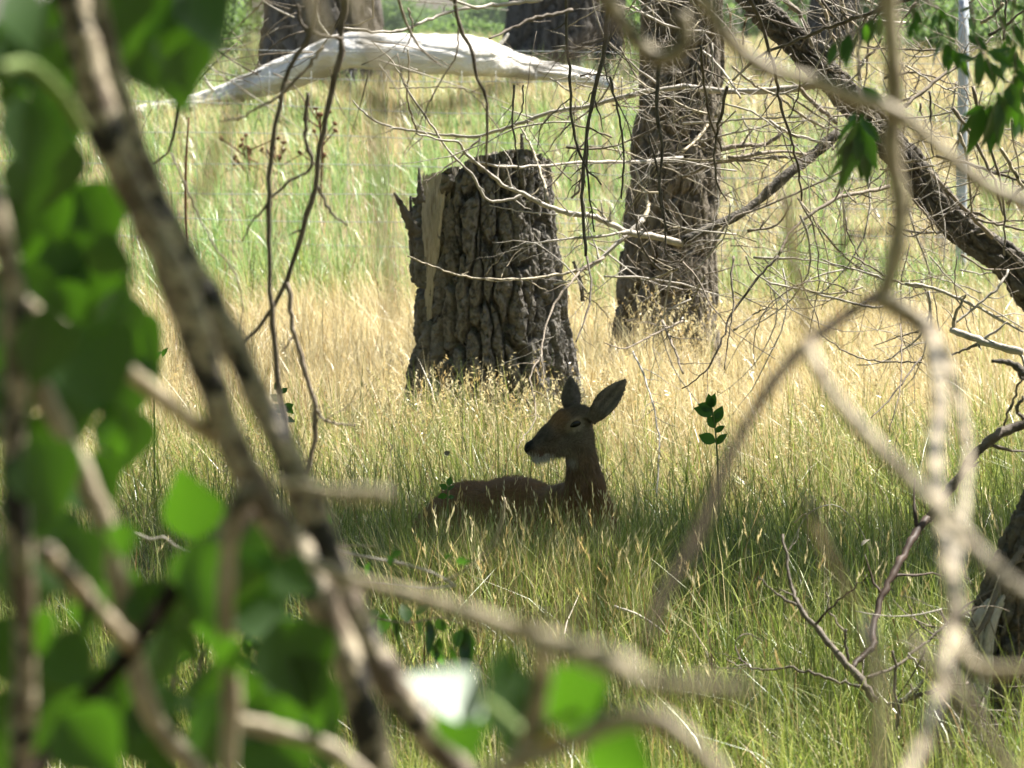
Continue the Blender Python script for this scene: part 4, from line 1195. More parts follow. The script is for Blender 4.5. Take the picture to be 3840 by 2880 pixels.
# finer dead twigs filling the tangle, forking off along it
rt = np.random.default_rng(91)
NT = 290
for k in range(NT):
    u = rt.random()
    px = 2060 + 1750 * rt.random() ** .9
    py = -60 + 1200 * rt.random() ** 1.15
    if px > 2900 and rt.random() < .25: py *= .6
    d_ = (17.3 + 2.2 * rt.random()) * KF
    p0 = P(px, py, d_)
    a = rt.choice([rt.normal(0, .5), rt.normal(3.14, .5), rt.normal(-1.4, .45)], p=[.36, .34, .30])
    L = .19 + .66 * rt.random() ** 1.5
    pts = [p0]; ang = a; dy = rt.normal(0, .25)
    nseg = 5
    bend = rt.normal(0, .22)
    for s_ in range(nseg):
        ang += bend + rt.normal(0, .16)
        pts.append(pts[-1] + Vector((math.cos(ang), dy, math.sin(ang))) * (L / nseg))
    r0 = .0023 + .0046 * rt.random() ** 2
    m = M[rt.choice(['twig_grey', 'stem_pale', 'twig_brown', 'twig_dark'], p=[.42, .24, .22, .12])]
    stick('twig', lt, pts, [r0, r0 * .35], m, n=11, ns=5, knob=.4, wob=.003, seed=1000 + k, spurs=int(rt.integers(3, 8)), slen=.26)
# top limbs of the leaning tree
for k, e in enumerate(((-.9, .3, .5), (.3, .5, .9), (-.5, -.6, .8))):
    e_ = upp[0] + Vector(e)
    stick('limb', lt, [upp[0], (upp[0] + e_) / 2 + Vector((0, 0, .1)), e_], [.04, .028, .01], M['bark_dark'], ns=7, wob=.02)

# ------------------------------------------------------------------ leafy tree beyond the right edge that shades the deer
cc = Vector((2.75, 18.75, 5.0))
sb = Vector((3.1, 18.3, 0))
stree = thing('shade_tree', 'leafy tree beyond the edge of the picture that shades the lying deer', 'tree', sb)
fk = [Vector((3.1, 18.3, -.15)), Vector((3.08, 18.3, .4)), Vector((3.0, 18.35, 1.6)), Vector((2.9, 18.5, 3.2)), Vector((2.85, 18.6, 4.4)), Vector((2.8, 18.7, 5.2))]
V, A, S, d = bark_tube(fk, [.17, .13, .11, .085, .06, .02], 150, 80, .055, .2, .025, seed=89, lobes=.06, a0=math.pi / 2)
VV, FF = bark_mesh('trunk', V, None)
link('trunk', mesh_np('trunk', VV - np.array(sb), FF, M['bark_dark']), stree)
for k, e in enumerate(((-2.2, -.3, .1), (-1.0, .7, .3), (1.2, .1, .2), (2.4, .5, -.1), (.6, -.9, .0), (-2.9, .4, .2), (-1.2, -.8, .1), (.2, -3.4, .0), (-1.8, -3.6, .0), (1.6, -3.5, .1), (-3.2, -1.4, .9), (-4.2, -.2, .9), (-2.6, -2.6, .8))):
    s0 = fk[[4, 4, 4, 3, 4, 4, 3, 4, 3, 4, 4, 4, 4][k]]
    e_ = cc + Vector(e)
    mid = (s0 + e_) / 2 + Vector((0, 0, .25))
    stick('limb', stree, [s0, mid, e_, e_ + (e_ - mid) * .3], [.035, .026, .016, .006], M['bark_dark'], ns=7, wob=.03)
rc = np.random.default_rng(17)
pts_ = clump_points((cc.x, cc.y, cc.z), (3.5, 2.05, .5), 42000, 120, rc, .14, .05)
pts_ = np.vstack([pts_, clump_points((2.9, 14.9, 4.9), (3.4, .8, .35), 3600, 34, rc, .13, .05)])
pts_ = np.vstack([pts_, clump_points((-.7, 17.2, 5.9), (2.6, 2.2, .5), 15000, 60, rc, .15, .05)])  # canopy extension added to block sky light from overhead
Vq, Fq = leaf_quads(pts_, .10, rc, aspect=.55)
link('crown', mesh_np('crown', Vq - np.array(sb), Fq, M['crown'], smooth=False), stree)

# ------------------------------------------------------------------ tree overhanging from the left, its dark branches hanging into view
OD = 10.5
ob_ = Vector((-2.3, OD, 0))
ot = thing('overhanging_tree', 'tree beyond the left edge whose dark leafless branches hang down before the meadow', 'tree', ob_)
V, A, S, d = bark_tube([Vector((-2.3, OD, -.1)), Vector((-2.28, OD, .6)), Vector((-2.2, OD, 1.8)), Vector((-2.0, OD, 3.0)), Vector((-1.3, OD, 3.75)), Vector((-.4, OD, 4.0)), Vector((.6, OD, 4.15))],
                       [.20, .16, .14, .12, .08, .055, .025], 220, 90, .05, .2, .025, seed=95, lobes=.06, a0=math.pi / 2)
VV, FF = bark_mesh('trunk', V, None)
link('trunk', mesh_np('trunk', VV - np.array(ob_), FF, M['bark_dark']), ot)
limb_z = 3.95
def hang(k, pts, w0, w1, d0, d1=None, mat='twig_dark', up=True, name='hanging_branch'):
    q = path(rg(k, pts) if k is not None else fv(pts), d0, d1)
    r0, r1 = w0 / 2 / FPX * d0, w1 / 2 / FPX * (d1 or d0)
    n_ = len(q)
    rad = list(np.linspace(r0, r1, n_))
    if up:
        t0 = q[0]
        q = [Vector((t0.x - .25, OD, limb_z - .05)), Vector((t0.x - .06, (t0.y + OD) / 2, (t0.z + limb_z) / 2 + .05))] + q
        rad = [r0 * 1.7, r0 * 1.3] + rad
    return stick(name, ot, q, rad, M[mat], n=len(q) * 5, ns=8, knob=.3, wob=.0015, spurs=2, slen=.07)
hang(None, [(742, 20), (735, 80), (738, 110), (712, 215), (695, 300), (680, 400), (640, 540), (615, 620), (580, 680), (515, 755)], 26, 14, 10.0)
hang(None, [(680, 20), (665, 90), (625, 150), (605, 220), (590, 300), (580, 420), (583, 600), (590, 720), (605, 850), (625, 960), (650, 1060)], 18, 20, 9.8)
hang(None, [(622, 610), (635, 720), (660, 810), (682, 880), (680, 940), (665, 1020)], 18, 17, 9.9, None, 'twig_brown', up=False)
hang(None, [(682, 885), (700, 905), (730, 915), (770, 918)], 12, 7, 9.9, None, 'twig_brown', up=False)
hang(None, [(666, 200), (660, 300), (672, 360), (620, 395), (570, 450), (545, 480), (522, 522)], 15, 5, 10.2, None, 'twig_dark', up=False)
hang(None, [(680, 390), (700, 430), (725, 470), (750, 487)], 13, 6, 10.2, None, 'twig_dark', up=False)
hang(None, [(700, 100), (650, 160), (600, 210), (560, 230), (520, 255), (475, 260)], 14, 6, 9.6, None, 'twig_brown', up=False)
hang(None, [(740, 85), (690, 75), (660, 60), (640, 10)], 14, 9, 9.8, None, 'twig_dark', up=False)
hang(None, [(383, 240), (376, 290), (365, 325), (335, 355)], 12, 8, 10.4, None, 'twig_dark')
hang(None, [(370, 330), (395, 390), (430, 470), (470, 540), (510, 590), (523, 650), (520, 720)], 7, 4, 10.4, None, 'twig_brown', up=False)
hang(None, [(190, 590), (215, 650), (240, 730), (250, 780)], 8, 4, 10.4, None, 'twig_brown', up=False)
hang(1, [(735, -20), (745, 100), (790, 230), (850, 330), (875, 490), (930, 600), (945, 740), (945, 960), (935, 1100)], 18, 8, 11.5)
hang(1, [(370, -20), (420, 150), (480, 270), (560, 360), (650, 430)], 12, 6, 11.5, None, 'twig_brown')
hang(1, [(0, 180), (250, 205), (400, 190), (600, 115), (750, 65), (870, 50), (1050, 30), (1300, 0)], 9, 15, 13.0, 13.5, 'twig_grey', up=False)
hang(1, [(700, -10), (780, 20), (870, 50)], 12, 9, 13.2, None, 'twig_grey')
hang(1, [(960, 250), (1050, 210), (1250, 120), (1500, 70)], 8, 14, 12.8, 13.0, 'twig_dark', up=False)
hang(1, [(760, 180), (750, 330), (660, 500), (580, 640), (540, 740), (490, 850), (400, 1000)], 7, 3, 12.0, None, 'twig_brown', up=False)
hang(1, [(430, 50), (460, 150), (440, 260), (400, 340)], 7, 4, 12.0, None, 'twig_brown', up=False)
hang(1, [(310, 570), (500, 570), (700, 565), (820, 590), (900, 660), (980, 780), (1040, 860)], 4, 4, 12.6, None, 'twig_brown', up=False)
hang(1, [(200, -10), (215, 80), (190, 130), (100, 160), (0, 165)], 10, 5, 12.5, None, 'stem_pale')
hang(0, [(2030, -10), (2060, 100), (2080, 180), (2150, 240), (2212, 270)], 12, 6, 12.2, None, 'twig_grey')
r_o = np.random.default_rng(19)
for k in range(40):
    px, py = 560 + 1000 * r_o.random(), -40 + 330 * r_o.random()
    q = [P(px, py, 10.8 + 1.6 * r_o.random())]
    ang = r_o.choice([-1.5, -.4, 3.5]) + r_o.normal(0, .4)
    bend = r_o.normal(0, .2)
    L = .12 + .25 * r_o.random()
    for s_ in range(5):
        ang += bend
        q.append(q[-1] + Vector((math.cos(ang), r_o.normal(0, .1), math.sin(ang))) * (L / 5))
    r0 = .0012 + .0012 * r_o.random()
    stick('twig', ot, q, [r0, r0 * .4], M[r_o.choice(['twig_dark', 'twig_brown', 'twig_grey'])], n=10, ns=5, seed=3000 + k)
pts_ = clump_points((-1.9, OD + .6, 5.2), (2.2, 1.8, 1.0), 7000, 45, r_o, .2, .2)
Vq, Fq = leaf_quads(pts_, .085, r_o, aspect=.6)
link('crown', mesh_np('crown', Vq - np.array(ob_), Fq, M['crown'], smooth=False), ot)

# ------------------------------------------------------------------ willow at the right edge: leafy sprays hang into the top corner
WD = 9.0
wb = Vector((1.95, WD + .2, 0))
wl = thing('willow_tree', 'willow beyond the right edge whose narrow green leaves hang into the top corner', 'tree', wb)
V, A, S, d = bark_tube([Vector((1.95, WD + .2, -.1)), Vector((1.94, WD + .2, .8)), Vector((1.85, WD + .15, 1.9)), Vector((1.6, WD + .1, 2.6)), Vector((1.15, WD, 2.95)), Vector((.55, WD, 3.1))],
                       [.13, .11, .095, .075, .045, .018], 170, 80, .045, .2, .02, seed=97, lobes=.06, a0=math.pi / 2)
VV, FF = bark_mesh('trunk', V, None)
link('trunk', mesh_np('trunk', VV - np.array(wb), FF, M['bark_dark']), wl)
def spray(pts, d, leaves, w0=9):
    """a hanging spray: a stem and its leaves; leaves given as (base x, base y, tip x, tip y, face) in enlargement pixels of the top right 1000 x 750"""
    cv = lambda x, y: (2840 + x / 2.212, y / 2.212)
    q = [P(*cv(*p), d) for p in pts]
    up = Vector((q[0].x + .05, WD, 3.02))
    b = stick('spray', wl, [up, (up + q[0]) / 2 + Vector((.03, 0, 0))] + q, [w0 / 2 / FPX * d] * 2 + list(np.linspace(w0, 3, len(q)) / 2 / FPX * d), M['twig_brown'], n=len(q) * 5 + 6, ns=6)
    for (x0, y0, x1, y1, fc) in leaves:
        dd = d + random.uniform(-.06, .06)
        nv = {'b': BACKLIT, 'g': HALF, 'e': EDGE, 'f': Vector((-.30, -.86, .30)), 's': Vector((.8, -.5, .1))}[fc]
        nv = Vector(nv) + Vector((random.uniform(-.25, .25), random.uniform(-.2, .2), random.uniform(-.2, .2)))
        pa, pb = P(*cv(x0, y0), dd), P(*cv(x1, y1), dd + random.uniform(-.03, .03))
        if fc in 'fes': nv = grazed((pb - pa).normalized(), .2 if fc == 'f' else .4)
        leaf(b, 'narrow', pa, pb, nv, root=wl)
spray([(845, 700), (850, 800), (840, 900), (830, 980)], 8.6,
      [(830, 960, 690, 1110, 'e'), (820, 970, 600, 1240, 'f'), (820, 1000, 580, 1560, 'f'), (800, 1050, 740, 1580, 's'), (830, 1020, 770, 1640, 'f'), (840, 1000, 940, 1560, 'f'), (850, 1020, 1000, 1420, 's'), (860, 980, 1030, 1190, 'e'),
       (850, 960, 960, 1150, 'b'), (820, 930, 740, 1040, 'b'), (830, 1000, 680, 1400, 'e'), (850, 1040, 900, 1500, 'f'), (860, 940, 900, 1060, 'b'), (840, 1080, 840, 1400, 's'), (870, 720, 1090, 920, 'f')])
spray([(1000, 60), (950, 140), (860, 240), (740, 290), (640, 350), (590, 400)], 8.7,
      [(940, 150, 850, 400, 'b'), (900, 200, 900, 380, 'b'), (860, 240, 830, 480, 'e'), (760, 280, 730, 560, 'e'), (700, 310, 620, 430, 'e'), (640, 350, 590, 560, 'b'), (950, 160, 960, 400, 's'), (1000, 130, 1010, 330, 'e'), (740, 300, 690, 520, 's'), (820, 260, 780, 500, 'e')])
spray([(1420, 20), (1500, 70), (1560, 160), (1590, 300), (1620, 420), (1680, 560)], 8.9,
      [(1500, 70, 1600, 180, 'b'), (1480, 100, 1440, 280, 'b'), (1550, 300, 1390, 540, 'f'), (1560, 320, 1430, 560, 'e'), (1590, 360, 1520, 560, 's'), (1620, 400, 1700, 600, 'b'), (1640, 420, 1760, 640, 'b'), (1600, 380, 1580, 620, 'f'), (1560, 470, 1830, 480, 's'), (1580, 160, 1640, 330, 'e'),
       (1610, 420, 1720, 560, 'f'), (1680, 540, 1780, 640, 'b'), (1440, 70, 1310, 330, 'e'), (1520, 90, 1520, 250, 'e')])
spray([(1760, 20), (1790, 130), (1800, 260), (1850, 400), (1900, 480), (1950, 620)], 9.0,
      [(1740, 130, 1840, 300, 'g'), (1740, 290, 1890, 400, 'f'), (1790, 300, 1920, 420, 'f'), (1900, 450, 2110, 400, 'f'), (1900, 470, 1950, 700, 'e'), (1880, 480, 1780, 640, 'e'), (1930, 520, 2080, 690, 'f'), (1960, 500, 2110, 430, 'e'), (1780, 60, 1660, 90, 'b'), (1850, 420, 1820, 700, 's'),
       (1860, 500, 1830, 760, 'f'), (1940, 560, 1990, 760, 's'), (1920, 430, 2140, 560, 'e'), (1760, 150, 1860, 260, 'e')])
spray([(2140, -20), (2110, 140), (2130, 360), (2140, 560), (2100, 700), (1990, 800), (1860, 900)], 9.1,
      [(1860, 890, 1690, 1120, 'f'), (1880, 900, 1770, 1290, 'e'), (1990, 820, 1890, 1260, 'f'), (1970, 860, 1930, 1300, 'f'), (2000, 860, 2020, 1230, 's'), (2030, 800, 2140, 1090, 'f'), (2060, 760, 2212, 960, 'f'), (2100, 680, 2170, 1060, 'e'), (2120, 620, 2240, 840, 'f'), (2130, 560, 2240, 720, 's'),
       (2140, 420, 2150, 620, 'e'), (2130, 200, 2230, 420, 'f'), (2120, 60, 2230, 60, 'e'), (2100, 20, 2180, 90, 'f'), (2150, 480, 2230, 620, 'f'), (1990, 760, 2080, 1100, 'f'), (1940, 860, 1880, 1060, 'b'), (2080, 720, 2060, 940, 's'), (2150, 350, 2060, 560, 'f'), (1900, 880, 1700, 960, 'e')])
spray([(1330, -30), (1300, 60), (1290, 160), (1270, 240)], 8.8,
      [(1300, 60, 1240, 200, 'e'), (1295, 120, 1330, 300, 'f'), (1285, 180, 1240, 330, 'b'), (1275, 230, 1290, 360, 'e'), (1300, 90, 1370, 210, 'b')])
spray([(1990, -30), (2000, 90), (2030, 220), (2060, 330), (2070, 430)], 9.2,
      [(2000, 80, 1930, 200, 'e'), (2010, 130, 2090, 260, 'f'), (2030, 220, 1960, 380, 'f'), (2045, 280, 2130, 400, 'b'), (2060, 330, 2010, 520, 'e'), (2070, 420, 2100, 600, 'f'), (2065, 380, 2160, 520, 'e'), (2070, 430, 2030, 640, 'b')])
spray([(2200, 300), (2190, 480), (2180, 640), (2190, 800), (2170, 930)], 9.3,
      [(2190, 480, 2120, 660, 'f'), (2185, 560, 2230, 760, 'e'), (2180, 650, 2110, 860, 'f'), (2188, 740, 2240, 930, 'f'), (2185, 820, 2120, 1010, 'e'), (2175, 900, 2200, 1130, 'f'), (2170, 930, 2130, 1180, 'b'), (2170, 930, 2225, 1090, 'e')])
rw = np.random.default_rng(29)
pts_ = clump_points((1.75, WD + .5, 4.0), (1.4, 1.2, .7), 4200, 30, rw, .2, .2)
Vq, Fq = leaf_quads(pts_, .085, rw, aspect=.3)
link('crown', mesh_np('crown', Vq - np.array(wb), Fq, M['leaf_narrow'], smooth=False), wl)

# ------------------------------------------------------------------ old forked trunk in the lower right corner with dry branches
XD = 12.7
xb = P(3660, 2900, XD); xb.z = 0
xt = thing('forked_trunk', 'dark forked old trunk leaning in the bottom corner with dry branches', 'tree', xb)
V, A, S, d = bark_tube([Vector((xb.x - .02, XD, -.15)), P(3640, 2860, XD), P(3665, 2700, XD), P(3720, 2480, XD), P(3800, 2240, XD), P(3890, 1990, XD), P(4060, 1600, XD), P(4300, 1000, XD)],
                       [.17, .135, .115, .105, .095, .085, .07, .03], 190, 130, .04, .17, .028, seed=101, lobes=.10, fine=.5, a0=math.pi / 2)
VV, FF = bark_mesh('trunk', V, None)
link('trunk', mesh_np('trunk', VV - np.array(xb), FF, M['bark_dark']), xt)
V, A, S, d = bark_tube([P(3600, 2960, XD - .1), P(3610, 2720, XD - .12), P(3650, 2500, XD - .13), P(3690, 2330, XD - .12), P(3780, 2190, XD - .05)], [.075, .06, .05, .035, .012], 90, 70, .05, .3, .014, seed=102, lobes=.12, a0=math.pi / 2)
VV, FF = bark_mesh('bare_fork', V, None)
link('bare_fork', mesh_np('bare_fork', VV - np.array(xb), FF, M['twig_grey']), xt)
def xb_(k, pts, w0, w1, d0, d1=None, mat='twig_dark', name='dry_branch', ns=7):
    return br(rg(k, pts), w0, w1, d0, d1, mat, name, parent=xt, ns=ns)
xb_(8, [(1700, 1050), (1830, 880), (1950, 720), (2020, 560), (2090, 400), (2212, 230)], 20, 30, 12.4, 12.6, 'twig_dark')
xb_(8, [(1240, 1220), (1150, 1080), (1050, 970), (950, 850), (850, 730), (750, 600), (710, 500), (680, 330), (650, 150)], 32, 8, 12.2, 12.5, 'twig_dark')
xb_(8, [(735, 605), (620, 540), (500, 420)], 12, 4, 12.3, None, 'twig_dark')
xb_(8, [(860, 730), (960, 620), (1100, 500), (1200, 410)], 10, 3, 12.3, None, 'twig_red')
xb_(8, [(1150, 1130), (1000, 1100), (850, 1050), (700, 1010), (560, 1020), (420, 990), (340, 870), (400, 790), (520, 830)], 13, 3, 12.2, 12.4, 'twig_dark')
xb_(8, [(430, 990), (340, 990), (280, 950)], 6, 3, 12.3, None, 'twig_brown')
xb_(8, [(1100, 1010), (1160, 940), (1240, 860), (1230, 800), (1260, 640), (1340, 440), (1430, 280), (1510, 140), (1600, 30)], 20, 30, 12.3, 12.8, 'twig_red', ns=9)
xb_(5, [(1600, 1690), (1740, 1500), (1900, 1280), (2030, 1170), (2120, 1120), (2240, 1080)], 30, 36, 12.8, 12.9, 'twig_dark', ns=9)
xb_(5, [(2080, 1100), (2160, 900), (2200, 780)], 10, 8, 12.8, None, 'twig_dark')
xb_(5, [(2212, 1060), (2170, 1010), (2180, 950), (2212, 920)], 16, 12, 12.8, None, 'twig_dark')
xb_(8, [(1060, 760), (1050, 830), (1080, 960)], 10, 12, 12.3, None, 'twig_dark')
xb_(8, [(930, 520), (960, 640), (1030, 750), (1070, 800)], 5, 9, 12.3, None, 'twig_brown')
xb_(8, [(1160, 1080), (1350, 1020), (1500, 900), (1700, 730), (1880, 580), (2060, 490)], 14, 6, 12.3, 12.6, 'twig_dark')
xb_(8, [(1360, 900), (1380, 1000), (1370, 1150), (1400, 1280), (1380, 1500), (1420, 1659)], 10, 16, 12.3, 12.3, 'twig_dark')
xb_(8, [(1380, 1250), (1500, 1150), (1580, 1060), (1500, 960), (1460, 920)], 14, 5, 12.4, None, 'twig_grey')
xb_(8, [(1690, 1220), (1770, 1330), (1830, 1480), (1890, 1600)], 8, 4, 12.3, None, 'twig_grey')
xb_(8, [(1870, 1370), (2000, 1380), (2080, 1385)], 5, 4, 12.3, None, 'twig_grey')
xb_(8, [(1330, 1260), (1500, 1200), (1700, 1130), (1850, 1110)], 22, 8, 12.4, None, 'twig_dark')
xb_(5, [(2000, 680), (2110, 690), (2170, 720), (2230, 790)], 12, 40, 12.9, 12.9, 'bark_dark', 'broken_limb', ns=8)
rx = np.random.default_rng(33)
for k in range(46):
    px, py = 3380 + 430 * rx.random(), 2280 + 560 * rx.random()
    q = [P(px, py, 12.25 + .35 * rx.random())]
    ang = rx.random() * 6.28; bend = rx.normal(0, .25); L = .08 + .16 * rx.random()
    for s_ in range(5):
        ang += bend
        q.append(q[-1] + Vector((math.cos(ang), rx.normal(0, .15), math.sin(ang))) * (L / 5))
    r0 = .0012 + .0022 * rx.random()
    stick('twig', xt, q, [r0, r0 * .4], M[rx.choice(['twig_dark', 'twig_brown', 'twig_grey'])], n=10, ns=5, seed=4000 + k)

# ------------------------------------------------------------------ leafy shrub standing left of the deer, and small herbs
def herb(px, py, d, label, name, leaves, stem, cat='plant', kind='herb', smat='twig_grey', group=None):
    """a small plant: stem traced in full-view pixels, leaves (base, tip, face)"""
    q = [P(x * 1.736, y * 1.736, d) for x, y in stem]
    b = Vector((q[0].x, d, float(gz(d))))
    t = thing(name, label, cat, b, group)
    stick('stem', t, [b - Vector((0, 0, .02))] + q, [.004] + list(np.linspace(.0035, .0015, len(q))), M[smat], n=len(q) * 4 + 3, ns=6)
    for (x0, y0, x1, y1, fc) in leaves:
        x1, y1 = x0 + (x1 - x0) * .82, y0 + (y1 - y0) * .82
        nv = {'b': BACKLIT, 'g': HALF, 'e': EDGE, 'f': Vector((-.30, -.86, .30)), 'u': Vector((-.2, -.3, .9))}[fc]
        leaf(t, kind, P(x0 * 1.736, y0 * 1.736, d), P(x1 * 1.736, y1 * 1.736, d + random.uniform(-.02, .02)), Vector(nv) + Vector((random.uniform(-.2, .2), 0, random.uniform(-.2, .2))))
    return t
M['green_stem'] = mat_noise('green_stem', (.10, .16, .04), (.17, .22, .07), 20, rough=.6)
herb(0, 0, 17.2, 'broad leaved dark green milkweed plant standing right of the deer', 'milkweed_plant',
     [(1538, 880, 1528, 845, 'f'), (1540, 880, 1545, 842, 'e'), (1540, 885, 1500, 870, 'f'), (1542, 895, 1490, 875, 'e'), (1545, 915, 1560, 865, 'f'), (1545, 925, 1525, 890, 'f'), (1546, 935, 1570, 915, 'f'), (1546, 955, 1500, 935, 'e'), (1548, 960, 1575, 930, 'e'), (1545, 905, 1560, 885, 'f')],
     [(1550, 1000), (1547, 950), (1543, 910), (1538, 880), (1536, 860)], smat='green_stem', cat='plant')
herb(0, 0, 17.6, 'bright green leafy weed beside the hanging branches left of the stump', 'leafy_weed',
     [(610, 885, 640, 870, 'b'), (612, 880, 640, 895, 'b'), (608, 885, 585, 870, 'g'), (608, 890, 592, 885, 'b'), (606, 865, 580, 850, 'f'), (606, 850, 625, 835, 'g'), (606, 845, 590, 822, 'f'), (610, 905, 645, 912, 'g'), (606, 905, 580, 905, 'e')],
     [(608, 940), (608, 900), (606, 860), (604, 830)], smat='green_stem')
herb(0, 0, 16.9, 'small green leaved sprig growing just behind the deer rump', 'leafy_weed',
     [(968, 1050, 975, 1025, 'b'), (966, 1055, 945, 1045, 'f'), (968, 1060, 985, 1045, 'e'), (966, 1070, 940, 1075, 'b'), (968, 1075, 985, 1072, 'f')], [(967, 1110), (967, 1070), (968, 1045)], smat='green_stem')
herb(0, 0, 19.5, 'spindly weed with a few dark leaves in the golden grass at left', 'leafy_weed',
     [(332, 780, 318, 770, 'e'), (334, 775, 345, 760, 'f'), (336, 770, 355, 755, 'e'), (332, 790, 325, 800, 'e'), (333, 765, 330, 745, 'f'), (350, 770, 362, 745, 'e')], [(333, 830), (333, 790), (334, 750), (337, 725)], smat='green_stem')
SHD = 9.2
sh = thing('willow_shrub', 'thin grey shrub with narrow bright green leaves in front of the deer', 'shrub', Vector((-.62, SHD, 0)))
def shb(pts, w0, w1, d0, mat='twig_grey', root=False):
    q = path(fv(pts), d0)
    rad = list(np.linspace(w0, w1, len(q)) / 2 / FPX * d0)
    if root:
        q = [Vector((-.62, SHD, -.02)), Vector((-.6, SHD, .45))] + q; rad = [.008, .006] + rad
    return stick('branch', sh, q, rad, M[mat], n=len(q) * 5, ns=6, knob=.3)
s1 = shb([(850, 1700), (800, 1560), (740, 1380), (735, 1300), (700, 1170), (672, 1100), (655, 1040)], 12, 14, SHD, 'twig_brown', True)
s2 = shb([(700, 1170), (740, 1190), (800, 1205), (880, 1220), (940, 1240), (985, 1265)], 13, 8, SHD, 'twig_grey')
s3 = shb([(985, 1265), (930, 1270), (860, 1262), (790, 1255), (740, 1250)], 9, 5, SHD, 'twig_grey')
s4 = shb([(720, 1180), (770, 1178), (810, 1180)], 9, 5, SHD, 'stem_pale')
s5 = shb([(985, 1265), (1000, 1300), (1005, 1320), (1030, 1345)], 6, 3, SHD, 'straw')
s6 = shb([(1085, 1090), (1080, 1130), (1060, 1175), (1030, 1210), (990, 1240), (930, 1265)], 4, 7, SHD, 'stem_pale')
s7 = shb([(740, 1300), (800, 1330), (880, 1345), (960, 1335), (1000, 1350)], 9, 4, SHD, 'twig_brown')
s8 = shb([(290, 1150), (330, 1165), (350, 1160), (380, 1180), (430, 1195), (490, 1190), (560, 1180)], 10, 7, SHD + .2, 'twig_grey')
for (x0, y0, x1, y1, fc) in ((840, 1200, 850, 1225, 'b'), (845, 1200, 868, 1190, 'b'), (800, 1215, 790, 1245, 'e'), (985, 1215, 1010, 1208, 'b'), (960, 1210, 975, 1195, 'e'), (1000, 1220, 1020, 1212, 'b'), (820, 1320, 790, 1335, 'e'), (830, 1325, 825, 1370, 'b'), (850, 1330, 860, 1390, 'b'), (815, 1325, 800, 1360, 'e'),
                          (900, 1330, 925, 1300, 'e'), (910, 1340, 900, 1375, 'e'), (925, 1335, 935, 1390, 'f'), (930, 1340, 925, 1420, 'b'), (945, 1335, 960, 1370, 'f'), (955, 1340, 965, 1360, 'e'), (1005, 1350, 1008, 1450, 'b'), (1005, 1355, 1022, 1430, 'b'), (995, 1360, 985, 1400, 'f'), (940, 1390, 955, 1440, 'e'), (975, 1395, 990, 1450, 'e'),
                          (1000, 1380, 1015, 1460, 'b'), (880, 1345, 870, 1300, 'g'), (885, 1300, 870, 1265, 'f'), (930, 1300, 905, 1290, 'f'), (690, 1040, 680, 1080, 'b'), (700, 1110, 720, 1130, 'b'), (950, 1375, 945, 1430, 'b'), (860, 1345, 850, 1400, 'e')):
    leaf(sh, 'narrow' if abs(y1 - y0) > 50 else 'herb', P(x0 * 1.736, y0 * 1.736, SHD), P(x1 * 1.736, y1 * 1.736, SHD + random.uniform(-.02, .02)),
         Vector({'b': BACKLIT, 'g': HALF, 'e': EDGE, 'f': Vector((-.30, -.86, .30))}[fc]) + Vector((random.uniform(-.2, .2), 0, random.uniform(-.2, .2))))
# a second low shrub of narrow leaves further left
SH2 = 8.2
sh2 = thing('willow_shrub', 'low willow shrub with silvery narrow leaves, half hidden behind the blurred stems', 'shrub', Vector((-1.0, SH2, 0)))
for pts in ([(300, 1750), (370, 1500), (400, 1340), (420, 1290)], [(480, 1750), (440, 1560), (430, 1440), (470, 1350)], [(600, 1750), (620, 1600), (600, 1480), (560, 1400)]):
    q = [Vector((-1.0, SH2, -.02)), Vector((-.95, SH2, .5))] + path(fv(pts), SH2)
    stick('branch', sh2, q, [.007, .006, .004, .0035, .003, .0015], M['twig_brown'], n=24, ns=6)
for k in range(70):
    px, py = random.uniform(330, 660), random.uniform(1270, 1640)
    a = random.uniform(-2.6, -.4); L = random.uniform(40, 75)
    leaf(sh2, 'narrow', P(px * 1.736, py * 1.736, SH2 + random.uniform(-.15, .15)), P((px + L * math.cos(a)) * 1.736, (py - L * math.sin(a)) * 1.736, SH2 + random.uniform(-.1, .1)),
         random.choice([BACKLIT, EDGE, Vector((-.1, -.9, .25)), HALF]) + Vector((random.uniform(-.3, .3), 0, random.uniform(-.3, .3))))

# ------------------------------------------------------------------ dry thistles and dock by the fence
def dry_weed(px, py0, py1, d, label, seed):
    b = P(px, 800, d); b.z = float(gz(d))
    t = thing('dry_thistle', label, 'weed', b, 'dry brown weeds near the log')
    r = np.random.default_rng(seed)
    top = P(px, py0, d)
    stick('stem', t, [b, (b + top) / 2 + Vector((.02, 0, 0)), top], [.014, .012, .008], M['dry_weed'], n=10, ns=6)
    for k in range(11):
        f = .25 + .75 * r.random()
        q = b.lerp(top, f)
        e = q + Vector((r.normal(0, .16), r.normal(0, .1), .05 + .14 * r.random()))
        stick('stalk', t, [q, (q + e) / 2, e], [.007, .006, .006], M['dry_weed'], n=6, ns=5)
        ball('flower_head', t, e, basis(r.normal(size=3), r.normal(size=3)), [.030, .018, .016], M['dry_weed'], 9, 6)
    ball('flower_head', t, top, np.eye(3), [.035, .03, .026], M['dry_weed'], 9, 6)
dry_weed(1200, 430, 720, 41.0, 'tall rust brown dead thistle behind the hanging branches', 1)
dry_weed(925, 555, 720, 41.5, 'short rust brown dead thistle left of the hanging branches', 2)
dry_weed(1045, 590, 760, 42, 'lowest rust brown thistle between the two hanging branches', 3)
stk = thing('dead_stalk', 'single dark leafless stalk standing upright in front of the fence at left', 'weed', P(704, 700, 32.0))
stick('stem', stk, [Vector((stk.location.x, 32, float(gz(32)))), P(700, 560, 32), P(708, 440, 32)], [.009, .008, .006], M['dry_weed'], n=10)

